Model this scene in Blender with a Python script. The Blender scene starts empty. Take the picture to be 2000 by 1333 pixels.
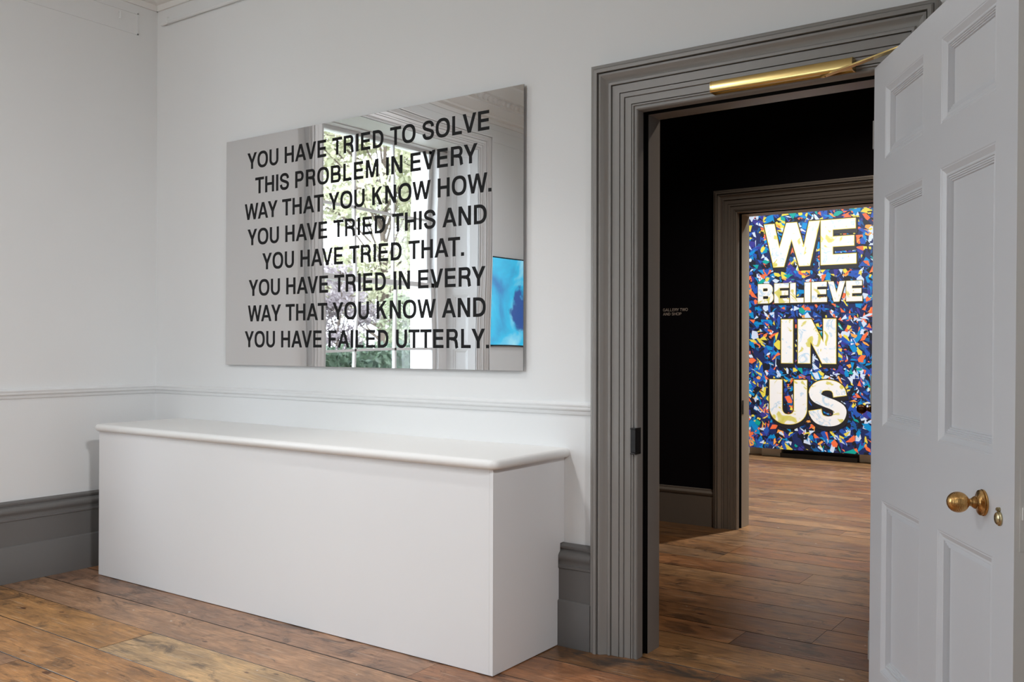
import bpy, bmesh, math, random
from mathutils import Vector, Matrix
from mathutils.geometry import tessellate_polygon

random.seed(7)
SC = bpy.context.scene
COL = SC.collection
PI = math.pi

# ------------------------------------------------------------------ camera
CAM_POS = Vector((5.17789, -3.44493, 1.3))
FW = Vector((-0.57716557, 0.81660759, 0.00565205))
RT = Vector((0.81662652, 0.57715989, 0.00275335))
UP = Vector((0.00101373, -0.00620475, 0.99998024))
cd = bpy.data.cameras.new('camera')
cam = bpy.data.objects.new('camera', cd)
COL.objects.link(cam)
cd.sensor_width = 36.0
cd.lens = 1800.685 * 36.0 / 2000.0
cd.clip_start = 0.02
cd.clip_end = 200
cam.matrix_world = Matrix(((RT.x, UP.x, -FW.x, CAM_POS.x), (RT.y, UP.y, -FW.y, CAM_POS.y),
                           (RT.z, UP.z, -FW.z, CAM_POS.z), (0, 0, 0, 1)))
SC.camera = cam

# ------------------------------------------------------------------ world, exposure, lamps
SC.view_settings.view_transform = 'Standard'
SC.view_settings.look = 'None'
SC.view_settings.gamma = 1.0
SC.view_settings.use_curve_mapping = False
SC.view_settings.exposure = 0.0
SC.cycles.max_bounces = 12
SC.cycles.diffuse_bounces = 7
SC.cycles.sample_clamp_indirect = 6.0

world = bpy.data.worlds.new('overcast_sky')
SC.world = world
world.use_nodes = True
wn = world.node_tree
bg = wn.nodes['Background']
bg.inputs['Color'].default_value = (0.90, 0.95, 1.04, 1)
bg.inputs['Strength'].default_value = 9.0


def spot(name, loc, target, power, color, size_deg, radius=0.05, blend=0.6):
    l = bpy.data.lights.new(name, 'SPOT')
    l.energy = power
    l.color = color
    l.spot_size = math.radians(size_deg)
    l.spot_blend = blend
    l.shadow_soft_size = radius
    o = bpy.data.objects.new(name, l)
    COL.objects.link(o)
    o.location = loc
    o.rotation_euler = (Vector(target) - Vector(loc)).to_track_quat('-Z', 'Y').to_euler()
    return o


def portal(name, loc, rot, sx, sy):
    l = bpy.data.lights.new(name, 'AREA')
    l.shape = 'RECTANGLE'
    l.size, l.size_y = sx, sy
    l.cycles.is_portal = True
    o = bpy.data.objects.new(name, l)
    COL.objects.link(o)
    o.location, o.rotation_euler = loc, rot
    return o


WARM = (1.0, 0.93, 0.84)
# near room: gallery spot above the bench, then added fill lamps
spot('ceiling_spot_bench', (2.1, -1.4, 3.66), (2.7, -0.40, 0.5), 80, (1.0, 0.975, 0.945), 54, 0.05, 0.9)
spot('fill_spot_room', (1.9, -3.9, 3.66), (1.7, -0.8, 1.2), 108, (0.985, 0.985, 1.0), 160, 0.06, 1.0)  # unseen wide fill, added to lift the upper wall
spot('fill_spot_right', (6.1, -2.6, 3.6), (1.6, -2.1, 0.3), 450, (0.985, 0.985, 1.0), 76, 0.22, 1.0)  # unseen side fill, added to brighten the bench end and left wall
# ceiling spots of the dark middle room and of the far gallery
spot('ceiling_spot_middle', (3.9, 1.5, 3.6), (3.4, 1.4, 0.0), 120, (1.0, 0.82, 0.66), 118, 0.04, 0.8)
spot('ceiling_spot_banner', (1.9, 4.1, 3.6), (1.85, 7.15, 1.3), 560, (1.0, 0.995, 0.99), 75, 0.05, 0.8)
spot('ceiling_spot_far_floor', (3.2, 4.4, 3.6), (2.3, 4.6, 0.0), 640, (1.0, 0.97, 0.93), 110, 0.06, 0.9)
# sky portals in the two windows of the near room
portal('window_portal_left', (-0.40, -2.38, 1.95), (0, -PI / 2, 0), 2.5, 1.5)
portal('window_portal_front', (2.2, -5.92, 1.8), (PI / 2, 0, 0), 1.5, 2.5)


# ------------------------------------------------------------------ helpers
def tag(o, label=None, cat=None, group=None, kind=None):
    if label:
        o['label'] = label
    if cat:
        o['category'] = cat
    if group:
        o['group'] = group
    if kind:
        o['kind'] = kind
    return o


def empty(name, loc, rot=(0, 0, 0)):
    o = bpy.data.objects.new(name, None)
    COL.objects.link(o)
    o.location = loc
    o.rotation_euler = rot
    o.empty_display_size = 0.1
    return o


class MB:
    def __init__(self):
        self.v, self.f, self.m = [], [], []

    def add(self, verts, faces, mat=0):
        b = len(self.v)
        self.v += [tuple(p) for p in verts]
        for f in faces:
            self.f.append([b + i for i in f])
            self.m.append(mat)

    def box(self, x0, x1, y0, y1, z0, z1, mat=0):
        self.add([(x, y, z) for z in (z0, z1) for y in (y0, y1) for x in (x0, x1)],
                 [(0, 2, 3, 1), (4, 5, 7, 6), (0, 1, 5, 4), (2, 6, 7, 3), (0, 4, 6, 2), (1, 3, 7, 5)], mat)

    def run(self, prof, a, b, out, mat=0, closed=True):
        """profile points (out, z) swept in a straight line from a to b (xy), out = direction away from the wall"""
        n = len(prof)
        o = Vector((out[0], out[1]))
        vs = []
        for p in (a, b):
            for u, z in prof:
                vs.append((p[0] + o.x * u, p[1] + o.y * u, z))
        fs = [(i, (i + 1) % n, n + (i + 1) % n, n + i) for i in range(n if closed else n - 1)]
        if closed:
            fs += [tuple(range(n - 1, -1, -1)), tuple(range(n, 2 * n))]
        self.add(vs, fs, mat)

    def frame3(self, xl, xr, zt, prof, y0, sgn=-1, mats=None, zb=0.0):
        """door surround: profile (u inwards, v out) round three sides of an opening"""
        n = len(prof)
        vs = []
        for u, v in prof:
            y = y0 + sgn * v
            vs += [(xl + u, y, zb), (xl + u, y, zt - u), (xr - u, y, zt - u), (xr - u, y, zb)]
        for i in range(n - 1):
            b = len(self.v)
        base = len(self.v)
        self.v += vs
        for i in range(n - 1):
            for k in range(3):
                self.f.append([base + 4 * i + k, base + 4 * i + k + 1, base + 4 * i + 4 + k + 1, base + 4 * i + 4 + k])
                self.m.append(mats[i] if mats else 0)

    def frame4(self, x0, x1, z0, z1, prof, fn, mat=0, fill=False):
        """closed rectangular moulding; fn maps (x, depth, z) to a point"""
        n = len(prof)
        vs = []
        for u, v in prof:
            vs += [fn(x0 + u, v, z0 + u), fn(x0 + u, v, z1 - u), fn(x1 - u, v, z1 - u), fn(x1 - u, v, z0 + u)]
        fs = []
        for i in range(n - 1):
            for k in range(4):
                j = (k + 1) % 4
                fs.append((4 * i + k, 4 * i + j, 4 * i + 4 + j, 4 * i + 4 + k))
        if fill:
            b = 4 * (n - 1)
            fs.append((b, b + 1, b + 2, b + 3))
        self.add(vs, fs, mat)

    def lathe(self, prof, origin, axis, seg=32, mat=0, sx=1.0, cap=True):
        """profile (along axis, radius)"""
        ax = Vector(axis).normalized()
        u = ax.orthogonal().normalized()
        if abs(ax.z) < 0.9:
            u = Vector((0, 0, 1)).cross(ax).normalized()
        w = ax.cross(u)
        o = Vector(origin)
        vs, fs = [], []
        for a, r in prof:
            for k in range(seg):
                t = 2 * PI * k / seg
                vs.append(o + ax * a + u * (r * sx * math.cos(t)) + w * (r * math.sin(t)))
        for i in range(len(prof) - 1):
            for k in range(seg):
                j = (k + 1) % seg
                fs.append((i * seg + k, i * seg + j, (i + 1) * seg + j, (i + 1) * seg + k))
        if cap:
            fs.append(tuple(range(seg - 1, -1, -1)))
            fs.append(tuple(range((len(prof) - 1) * seg, len(prof) * seg)))
        self.add(vs, fs, mat)

    def tube(self, pts, r, seg=10, mat=0, r1=None):
        pts = [Vector(p) for p in pts]
        n = len(pts)
        vs, fs = [], []
        ref = None
        for i, p in enumerate(pts):
            t = (pts[min(i + 1, n - 1)] - pts[max(i - 1, 0)]).normalized()
            if ref is None:
                ref = t.orthogonal().normalized()
            ref = (ref - t * ref.dot(t)).normalized()
            w = t.cross(ref)
            rr = r if r1 is None else r + (r1 - r) * i / max(1, n - 1)
            for k in range(seg):
                a = 2 * PI * k / seg
                vs.append(p + ref * (rr * math.cos(a)) + w * (rr * math.sin(a)))
        for i in range(n - 1):
            for k in range(seg):
                j = (k + 1) % seg
                fs.append((i * seg + k, i * seg + j, (i + 1) * seg + j, (i + 1) * seg + k))
        fs.append(tuple(range(seg - 1, -1, -1)))
        fs.append(tuple(range((n - 1) * seg, n * seg)))
        self.add(vs, fs, mat)

    def build(self, name, mats, parent=None, bevel=0.0, smooth=False, seg=2, normals=True, loc=None):
        me = bpy.data.meshes.new(name)
        me.from_pydata(self.v, [], self.f)
        if not isinstance(mats, (list, tuple)):
            mats = [mats]
        for m in mats:
            me.materials.append(m)
        for p, i in zip(me.polygons, self.m):
            p.material_index = i
        if normals:
            bm = bmesh.new()
            bm.from_mesh(me)
            bmesh.ops.recalc_face_normals(bm, faces=bm.faces)
            bm.to_mesh(me)
            bm.free()
        if smooth:
            for p in me.polygons:
                p.use_smooth = True
            me.set_sharp_from_angle(angle=math.radians(38))
        me.update()
        o = bpy.data.objects.new(name, me)
        COL.objects.link(o)
        if parent:
            o.parent = parent
        if loc:
            o.location = loc
        if bevel:
            b = o.modifiers.new('bevel', 'BEVEL')
            b.width = bevel
            b.segments = seg
            b.limit_method = 'ANGLE'
            b.angle_limit = math.radians(40)
            b.harden_normals = True
            for p in me.polygons:
                p.use_smooth = True
        return o


# ------------------------------------------------------------------ materials
def lin(r, g, b):
    def c(x):
        x /= 255.0
        return x / 12.92 if x <= 0.04045 else ((x + 0.055) / 1.055) ** 2.4
    return (c(r), c(g), c(b), 1.0)


def principled(name, color, rough=0.5, metal=0.0, spec=0.5):
    m = bpy.data.materials.new(name)
    m.use_nodes = True
    p = m.node_tree.nodes['Principled BSDF']
    p.inputs['Base Color'].default_value = color if len(color) == 4 else (*color, 1)
    p.inputs['Roughness'].default_value = rough
    p.inputs['Metallic'].default_value = metal
    p.inputs['Specular IOR Level'].default_value = spec
    return m, m.node_tree, p


def paint(name, color, rough=0.5, bump=0.02, scale=60.0, vary=0.04, spec=0.4, vscale=1.5):
    """brushed or rolled paint: slight tonal drift and a fine surface grain"""
    m, nt, p = principled(name, color, rough, 0, spec)
    tc = nt.nodes.new('ShaderNodeTexCoord')
    n1 = nt.nodes.new('ShaderNodeTexNoise')
    n1.inputs['Scale'].default_value = vscale
    n1.inputs['Detail'].default_value = 4
    nt.links.new(tc.outputs['Object'], n1.inputs['Vector'])
    mp = nt.nodes.new('ShaderNodeMapRange')
    mp.inputs['To Min'].default_value = 1 - vary
    mp.inputs['To Max'].default_value = 1 + vary
    nt.links.new(n1.outputs['Fac'], mp.inputs['Value'])
    mx = nt.nodes.new('ShaderNodeMix')
    mx.data_type = 'RGBA'
    mx.blend_type = 'MULTIPLY'
    mx.inputs['Factor'].default_value = 1
    mx.inputs[6].default_value = color if len(color) == 4 else (*color, 1)
    nt.links.new(mp.outputs[0], mx.inputs[7])
    nt.links.new(mx.outputs[2], p.inputs['Base Color'])
    n2 = nt.nodes.new('ShaderNodeTexNoise')
    n2.inputs['Scale'].default_value = scale
    n2.inputs['Detail'].default_value = 3
    nt.links.new(tc.outputs['Object'], n2.inputs['Vector'])
    bp = nt.nodes.new('ShaderNodeBump')
    bp.inputs['Strength'].default_value = bump
    bp.inputs['Distance'].default_value = 0.01
    nt.links.new(n2.outputs['Fac'], bp.inputs['Height'])
    nt.links.new(bp.outputs['Normal'], p.inputs['Normal'])
    return m


M = {}
M['wall'] = paint('white_wall_paint', (0.787, 0.80, 0.805), 0.65, 0.03, 90, 0.015, 0.3)
M['ceiling'] = paint('ceiling_paint', (0.82, 0.815, 0.80), 0.7, 0.02, 60, 0.01, 0.3)
M['bench'] = paint('white_satin_paint', (0.82, 0.825, 0.835), 0.42, 0.02, 45, 0.012, 0.4)
M['lid'] = paint('white_eggshell_paint', (0.84, 0.835, 0.82), 0.38, 0.015, 45, 0.012, 0.4)
M['door'] = paint('pale_grey_white_gloss', (0.66, 0.672, 0.70), 0.32, 0.03, 30, 0.02, 0.45)
M['door_edge'] = paint('door_edge_paint', (0.82, 0.81, 0.78), 0.5, 0.03, 30, 0.06, 0.3)  # latch edge has its own tone, set apart from the faces
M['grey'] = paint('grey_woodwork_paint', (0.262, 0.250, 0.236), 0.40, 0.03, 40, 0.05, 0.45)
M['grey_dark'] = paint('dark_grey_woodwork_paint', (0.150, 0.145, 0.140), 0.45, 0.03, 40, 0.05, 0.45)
M['navy'] = paint('black_navy_wall_paint', (0.0045, 0.0045, 0.0095), 0.75, 0.02, 90, 0.1, 0.25)
M['black'] = paint('plain_black', (0.004, 0.004, 0.004), 0.6, 0.02, 90, 0.1, 0.2)
M['cream'] = paint('cream_wall_paint', (0.70, 0.64, 0.53), 0.6, 0.02, 60, 0.02, 0.3)
M['stone'] = paint('reveal_grey_beige', (0.42, 0.38, 0.32), 0.5, 0.02, 60, 0.02, 0.3)
M['vinyl'] = paint('black_vinyl', (0.0075, 0.0075, 0.008), 0.6, 0.0, 90, 0.05, 0.2)
M['vinyl_grey'] = paint('pale_vinyl', (0.82, 0.80, 0.77), 0.5, 0.0, 90, 0.05, 0.3)
M['iron'] = paint('black_iron', (0.012, 0.012, 0.013), 0.35, 0.1, 150, 0.2, 0.5)
M['steel_edge'] = principled('steel_edge', (0.25, 0.25, 0.25), 0.35, 1.0)[0]


def metal(name, color, rough, scale=8, stretch=(1, 1, 1), vary=0.25):
    m, nt, p = principled(name, color, rough, 1.0)
    tc = nt.nodes.new('ShaderNodeTexCoord')
    mpn = nt.nodes.new('ShaderNodeMapping')
    mpn.inputs['Scale'].default_value = stretch
    n = nt.nodes.new('ShaderNodeTexNoise')
    n.inputs['Scale'].default_value = scale
    n.inputs['Detail'].default_value = 5
    nt.links.new(tc.outputs['Object'], mpn.inputs['Vector'])
    nt.links.new(mpn.outputs[0], n.inputs['Vector'])
    mp = nt.nodes.new('ShaderNodeMapRange')
    mp.inputs['To Min'].default_value = rough * (1 - vary)
    mp.inputs['To Max'].default_value = rough * (1 + vary)
    nt.links.new(n.outputs['Fac'], mp.inputs['Value'])
    nt.links.new(mp.outputs[0], p.inputs['Roughness'])
    return m


M['brass'] = metal('polished_brass', (0.66, 0.49, 0.20), 0.25, 25, (.6, 8, 8), .06)
M['brass_old'] = metal('aged_brass', (0.60, 0.35, 0.13), 0.27, 60)
M['brass_pale'] = metal('dull_brass', (0.52, 0.43, 0.25), 0.30, 60)
M['bronze'] = metal('dark_bronze', (0.16, 0.08, 0.04), 0.35, 60)


def mirror_mat():
    m, nt, p = principled('polished_steel', (0.83, 0.83, 0.835), 0.012, 1.0)
    tc = nt.nodes.new('ShaderNodeTexCoord')
    n = nt.nodes.new('ShaderNodeTexNoise')
    n.inputs['Scale'].default_value = 1.6
    n.inputs['Detail'].default_value = 0
    nt.links.new(tc.outputs['Object'], n.inputs['Vector'])
    bp = nt.nodes.new('ShaderNodeBump')
    bp.inputs['Strength'].default_value = 1.0
    bp.inputs['Distance'].default_value = 0.0035
    nt.links.new(n.outputs['Fac'], bp.inputs['Height'])
    nt.links.new(bp.outputs['Normal'], p.inputs['Normal'])
    return m


M['mirror'] = mirror_mat()


def glass_mat():
    m = bpy.data.materials.new('window_glass')
    m.use_nodes = True
    nt = m.node_tree
    nt.nodes.remove(nt.nodes['Principled BSDF'])
    out = nt.nodes['Material Output']
    tr = nt.nodes.new('ShaderNodeBsdfTransparent')
    tr.inputs['Color'].default_value = (0.93, 0.95, 0.945, 1)
    gl = nt.nodes.new('ShaderNodeBsdfGlossy')
    gl.inputs['Roughness'].default_value = 0.01
    lw = nt.nodes.new('ShaderNodeLayerWeight')
    lw.inputs['Blend'].default_value = 0.5
    pw = nt.nodes.new('ShaderNodeMath')
    pw.operation = 'POWER'
    pw.inputs[1].default_value = 5.0
    nt.links.new(lw.outputs['Facing'], pw.inputs[0])
    fr = nt.nodes.new('ShaderNodeMath')
    fr.operation = 'MULTIPLY_ADD'
    fr.inputs[1].default_value = 0.9
    fr.inputs[2].default_value = 0.04
    nt.links.new(pw.outputs[0], fr.inputs[0])
    mx = nt.nodes.new('ShaderNodeMixShader')
    nt.links.new(fr.outputs[0], mx.inputs[0])
    nt.links.new(tr.outputs[0], mx.inputs[1])
    nt.links.new(gl.outputs[0], mx.inputs[2])
    nt.links.new(mx.outputs[0], out.inputs['Surface'])
    return m


M['glass'] = glass_mat()


def attr_mat(name, rough, attr='tone', spec=0.3):
    m, nt, p = principled(name, (0.5, 0.5, 0.5), rough, 0, spec)
    a = nt.nodes.new('ShaderNodeAttribute')
    a.attribute_name = attr
    nt.links.new(a.outputs['Color'], p.inputs['Base Color'])
    return m


def wood_floor_mat():
    m, nt, p = principled('old_pine_boards', (0.3, 0.18, 0.09), 0.42, 0, 0.4)
    N, L = nt.nodes.new, nt.links.new
    geo = N('ShaderNodeNewGeometry')
    tone = N('ShaderNodeAttribute'); tone.attribute_name = 'tone'
    rnd = N('ShaderNodeAttribute'); rnd.attribute_name = 'shift'
    add = N('ShaderNodeVectorMath'); add.operation = 'ADD'
    L(geo.outputs['Position'], add.inputs[0]); L(rnd.outputs['Vector'], add.inputs[1])

    def noise(sx, sy, scale, detail, rough=0.6, dist=0.0):
        mp = N('ShaderNodeMapping'); mp.inputs['Scale'].default_value = (sx, sy, 1)
        L(add.outputs[0], mp.inputs['Vector'])
        n = N('ShaderNodeTexNoise'); n.inputs['Scale'].default_value = scale
        n.inputs['Detail'].default_value = detail; n.inputs['Roughness'].default_value = rough
        n.inputs['Distortion'].default_value = dist
        L(mp.outputs[0], n.inputs['Vector'])
        return n.outputs['Fac']

    def ramp(src, a, b, ca, cb):
        r = N('ShaderNodeValToRGB')
        r.color_ramp.elements[0].position, r.color_ramp.elements[1].position = a, b
        r.color_ramp.elements[0].color, r.color_ramp.elements[1].color = (*ca, 1), (*cb, 1)
        L(src, r.inputs[0])
        return r.outputs['Color']

    def mul(a, b, mode='MULTIPLY', fac=1.0):
        x = N('ShaderNodeMix'); x.data_type = 'RGBA'; x.blend_type = mode
        if isinstance(fac, float):
            x.inputs['Factor'].default_value = fac
        else:
            L(fac, x.inputs['Factor'])
        for s, i in ((a, 6), (b, 7)):
            if isinstance(s, tuple):
                x.inputs[i].default_value = (*s, 1)
            else:
                L(s, x.inputs[i])
        return x.outputs[2]

    grain = noise(1.3, 17, 3.0, 7, 0.68, 1.2)
    fine = noise(4, 120, 2.5, 4, 0.6)
    broad = noise(1.5, 3.4, 2.6, 6, 0.68, 0.7)
    stain = noise(2.2, 4.2, 1.7, 7, 0.74, 0.9)
    c = mul(tone.outputs['Color'], ramp(grain, 0.30, 0.70, (0.70, 0.64, 0.58), (1.20, 1.19, 1.16)))
    c = mul(c, ramp(fine, 0.38, 0.62, (0.74, 0.71, 0.69), (1.12, 1.12, 1.12)))
    c = mul(c, ramp(broad, 0.34, 0.66, (0.62, 0.60, 0.60), (1.28, 1.22, 1.14)))
    # dark stains and grey wear
    c = mul(c, ramp(stain, 0.53, 0.63, (1, 1, 1), (0.42, 0.43, 0.47)))
    # knots, dents
    mp = N('ShaderNodeMapping'); mp.inputs['Scale'].default_value = (3.6, 8.5, 1)
    L(add.outputs[0], mp.inputs['Vector'])
    warp = N('ShaderNodeTexVoronoi'); warp.inputs['Scale'].default_value = 1.0
    L(mp.outputs[0], warp.inputs['Vector'])
    c = mul(c, ramp(warp.outputs['Distance'], 0.01, 0.10, (0.40, 0.30, 0.25), (1, 1, 1)))
    mp3 = N('ShaderNodeMapping'); mp3.inputs['Scale'].default_value = (9.0, 19.0, 1)
    L(add.outputs[0], mp3.inputs['Vector'])
    dn = N('ShaderNodeTexVoronoi'); dn.inputs['Scale'].default_value = 1.0
    L(mp3.outputs[0], dn.inputs['Vector'])
    sep = N('ShaderNodeSeparateColor'); L(dn.outputs['Color'], sep.inputs[0])
    pd = N('ShaderNodeMath'); pd.operation = 'POWER'; pd.inputs[1].default_value = 5.0
    L(sep.outputs[0], pd.inputs[0])
    wob = N('ShaderNodeMath'); wob.operation = 'MULTIPLY_ADD'
    L(grain, wob.inputs[0]); wob.inputs[1].default_value = 0.30; L(dn.outputs['Distance'], wob.inputs[2])
    gt = N('ShaderNodeMath'); gt.operation = 'MULTIPLY_ADD'          # only some cells carry a dent
    L(pd.outputs[0], gt.inputs[0]); gt.inputs[1].default_value = -0.30; L(wob.outputs[0], gt.inputs[2])
    c = mul(c, ramp(gt.outputs[0], 0.06, 0.14, (0.32, 0.24, 0.20), (1, 1, 1)))
    # pale scrapes along the boards and specks of old paint
    scr = noise(2.2, 60, 2.0, 3, 0.5)
    sm = ramp(scr, 0.62, 0.69, (0, 0, 0), (0.45, 0.45, 0.45))
    c = mul(c, (0.62, 0.50, 0.38), 'MIX', sm)
    mp2 = N('ShaderNodeMapping'); mp2.inputs['Scale'].default_value = (7.0, 10.0, 1)
    L(add.outputs[0], mp2.inputs['Vector'])
    vs = N('ShaderNodeTexVoronoi'); vs.inputs['Scale'].default_value = 1.0
    L(mp2.outputs[0], vs.inputs['Vector'])
    sep2 = N('ShaderNodeSeparateColor'); L(vs.outputs['Color'], sep2.inputs[0])
    ps = N('ShaderNodeMath'); ps.operation = 'POWER'; ps.inputs[1].default_value = 2.2
    L(sep2.outputs[1], ps.inputs[0])
    st = N('ShaderNodeMath'); st.operation = 'MULTIPLY_ADD'
    L(ps.outputs[0], st.inputs[0]); st.inputs[1].default_value = -0.10
    wb2 = N('ShaderNodeMath'); wb2.operation = 'MULTIPLY_ADD'
    L(fine, wb2.inputs[0]); wb2.inputs[1].default_value = 0.05; L(vs.outputs['Distance'], wb2.inputs[2])
    of = N('ShaderNodeMath'); of.operation = 'ADD'; of.inputs[1].default_value = 0.2
    L(wb2.outputs[0], of.inputs[0]); L(of.outputs[0], st.inputs[2])
    sp = ramp(st.outputs[0], 0.195, 0.212, (0.85, 0.85, 0.85), (0, 0, 0))
    c = mul(c, (0.72, 0.69, 0.63), 'MIX', sp)
    # trodden dirt along the foot of the doorway
    sx = N('ShaderNodeSeparateXYZ'); L(geo.outputs['Position'], sx.inputs[0])
    def band(out, lo, hi, f):
        a_ = N('ShaderNodeMapRange'); a_.interpolation_type = 'SMOOTHSTEP'
        a_.inputs['From Min'].default_value, a_.inputs['From Max'].default_value = lo - f, lo + f
        b_ = N('ShaderNodeMapRange'); b_.interpolation_type = 'SMOOTHSTEP'
        b_.inputs['From Min'].default_value, b_.inputs['From Max'].default_value = hi + f, hi - f
        L(out, a_.inputs['Value']); L(out, b_.inputs['Value'])
        m_ = N('ShaderNodeMath'); m_.operation = 'MULTIPLY'
        L(a_.outputs[0], m_.inputs[0]); L(b_.outputs[0], m_.inputs[1])
        return m_.outputs[0]
    bm_ = N('ShaderNodeMath'); bm_.operation = 'MULTIPLY'
    L(band(sx.outputs['X'], 2.95, 4.6, .20), bm_.inputs[0]); L(band(sx.outputs['Y'], -.16, .06, .12), bm_.inputs[1])
    bn_ = N('ShaderNodeMath'); bn_.operation = 'MULTIPLY'
    L(bm_.outputs[0], bn_.inputs[0])
    nr = N('ShaderNodeMapRange'); nr.inputs['From Min'].default_value = .42; nr.inputs['From Max'].default_value = .60
    L(stain, nr.inputs['Value']); L(nr.outputs[0], bn_.inputs[1])
    c = mul(c, (0.055, 0.045, 0.038), 'MIX', bn_.outputs[0])
    L(c, p.inputs['Base Color'])
    rr = N('ShaderNodeMapRange'); rr.inputs['To Min'].default_value = 0.24; rr.inputs['To Max'].default_value = 0.50
    L(broad, rr.inputs['Value']); L(rr.outputs[0], p.inputs['Roughness'])
    bp = N('ShaderNodeBump'); bp.inputs['Strength'].default_value = 0.25; bp.inputs['Distance'].default_value = 0.004
    L(grain, bp.inputs['Height']); L(bp.outputs['Normal'], p.inputs['Normal'])
    return m


M['floor'] = wood_floor_mat()

# ------------------------------------------------------------------ glyphs (cap height 1)
ADV = dict(A=722, B=722, D=722, E=667, F=611, G=778, H=722, I=278, K=722, L=611, M=833, N=722, O=778, P=667,
           R=722, S=667, T=611, U=722, V=667, W=944, Y=667)
SIDE = dict(A=18, B=72, D=70, E=72, F=72, G=44, H=70, I=64, K=80, L=74, M=70, N=68, O=40, P=72, R=74, S=40, T=16,
            U=68, V=16, W=12, Y=14)


def sell(cx, cy, rx, ry, a0, a1, n, e=2.35):
    out = []
    for i in range(n + 1):
        t = a0 + (a1 - a0) * i / n
        c, s = math.cos(t), math.sin(t)
        out.append((cx + rx * math.copysign(abs(c) ** (2 / e), c), cy + ry * math.copysign(abs(s) ** (2 / e), s)))
    return out


def stroke(path, t, h):
    n = len(path)
    lft, rgt = [], []
    for i, (x, y) in enumerate(path):
        ax, ay = path[max(0, i - 1)]
        bx, by = path[min(n - 1, i + 1)]
        dx, dy = bx - ax, by - ay
        d = math.hypot(dx, dy) or 1
        dx, dy = dx / d, dy / d
        w = math.sqrt((dy * t) ** 2 + (dx * h) ** 2) / 2
        lft.append((x - dy * w, y + dx * w))
        rgt.append((x + dy * w, y - dx * w))
    return lft + rgt[::-1]


def catmull(P, k=7):
    out = []
    for i in range(len(P) - 1):
        p0, p1, p2, p3 = P[max(0, i - 1)], P[i], P[i + 1], P[min(len(P) - 1, i + 2)]
        for j in range(k):
            t = j / k
            out.append(tuple(0.5 * (2 * p1[q] + (p2[q] - p0[q]) * t + (2 * p0[q] - 5 * p1[q] + 4 * p2[q] - p3[q]) * t * t
                                    + (3 * p1[q] - p0[q] - 3 * p2[q] + p3[q]) * t ** 3) for q in (0, 1)))
    out.append(P[-1])
    return out


def bowl(x0, x1, y0, y1, t, h, stem=True, e=2.2):
    ry, iy = (y1 - y0) / 2, (y1 - y0) / 2 - h
    cy = (y0 + y1) / 2
    xm = x1 - min(ry * 1.02, (x1 - x0) * 0.62)
    outer = [(x0, y0)] + sell(xm, cy, x1 - xm, ry, -PI / 2, PI / 2, 18, e) + [(x0, y1)]
    xi = min(xm, x1 - t - 0.02)
    inner = [(x0 + t, y0 + h)] + sell(xi, cy, max(0.02, x1 - t * 0.98 - xi), iy, -PI / 2, PI / 2, 14, e) + [(x0 + t, y1 - h)]
    return (outer, inner)


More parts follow.
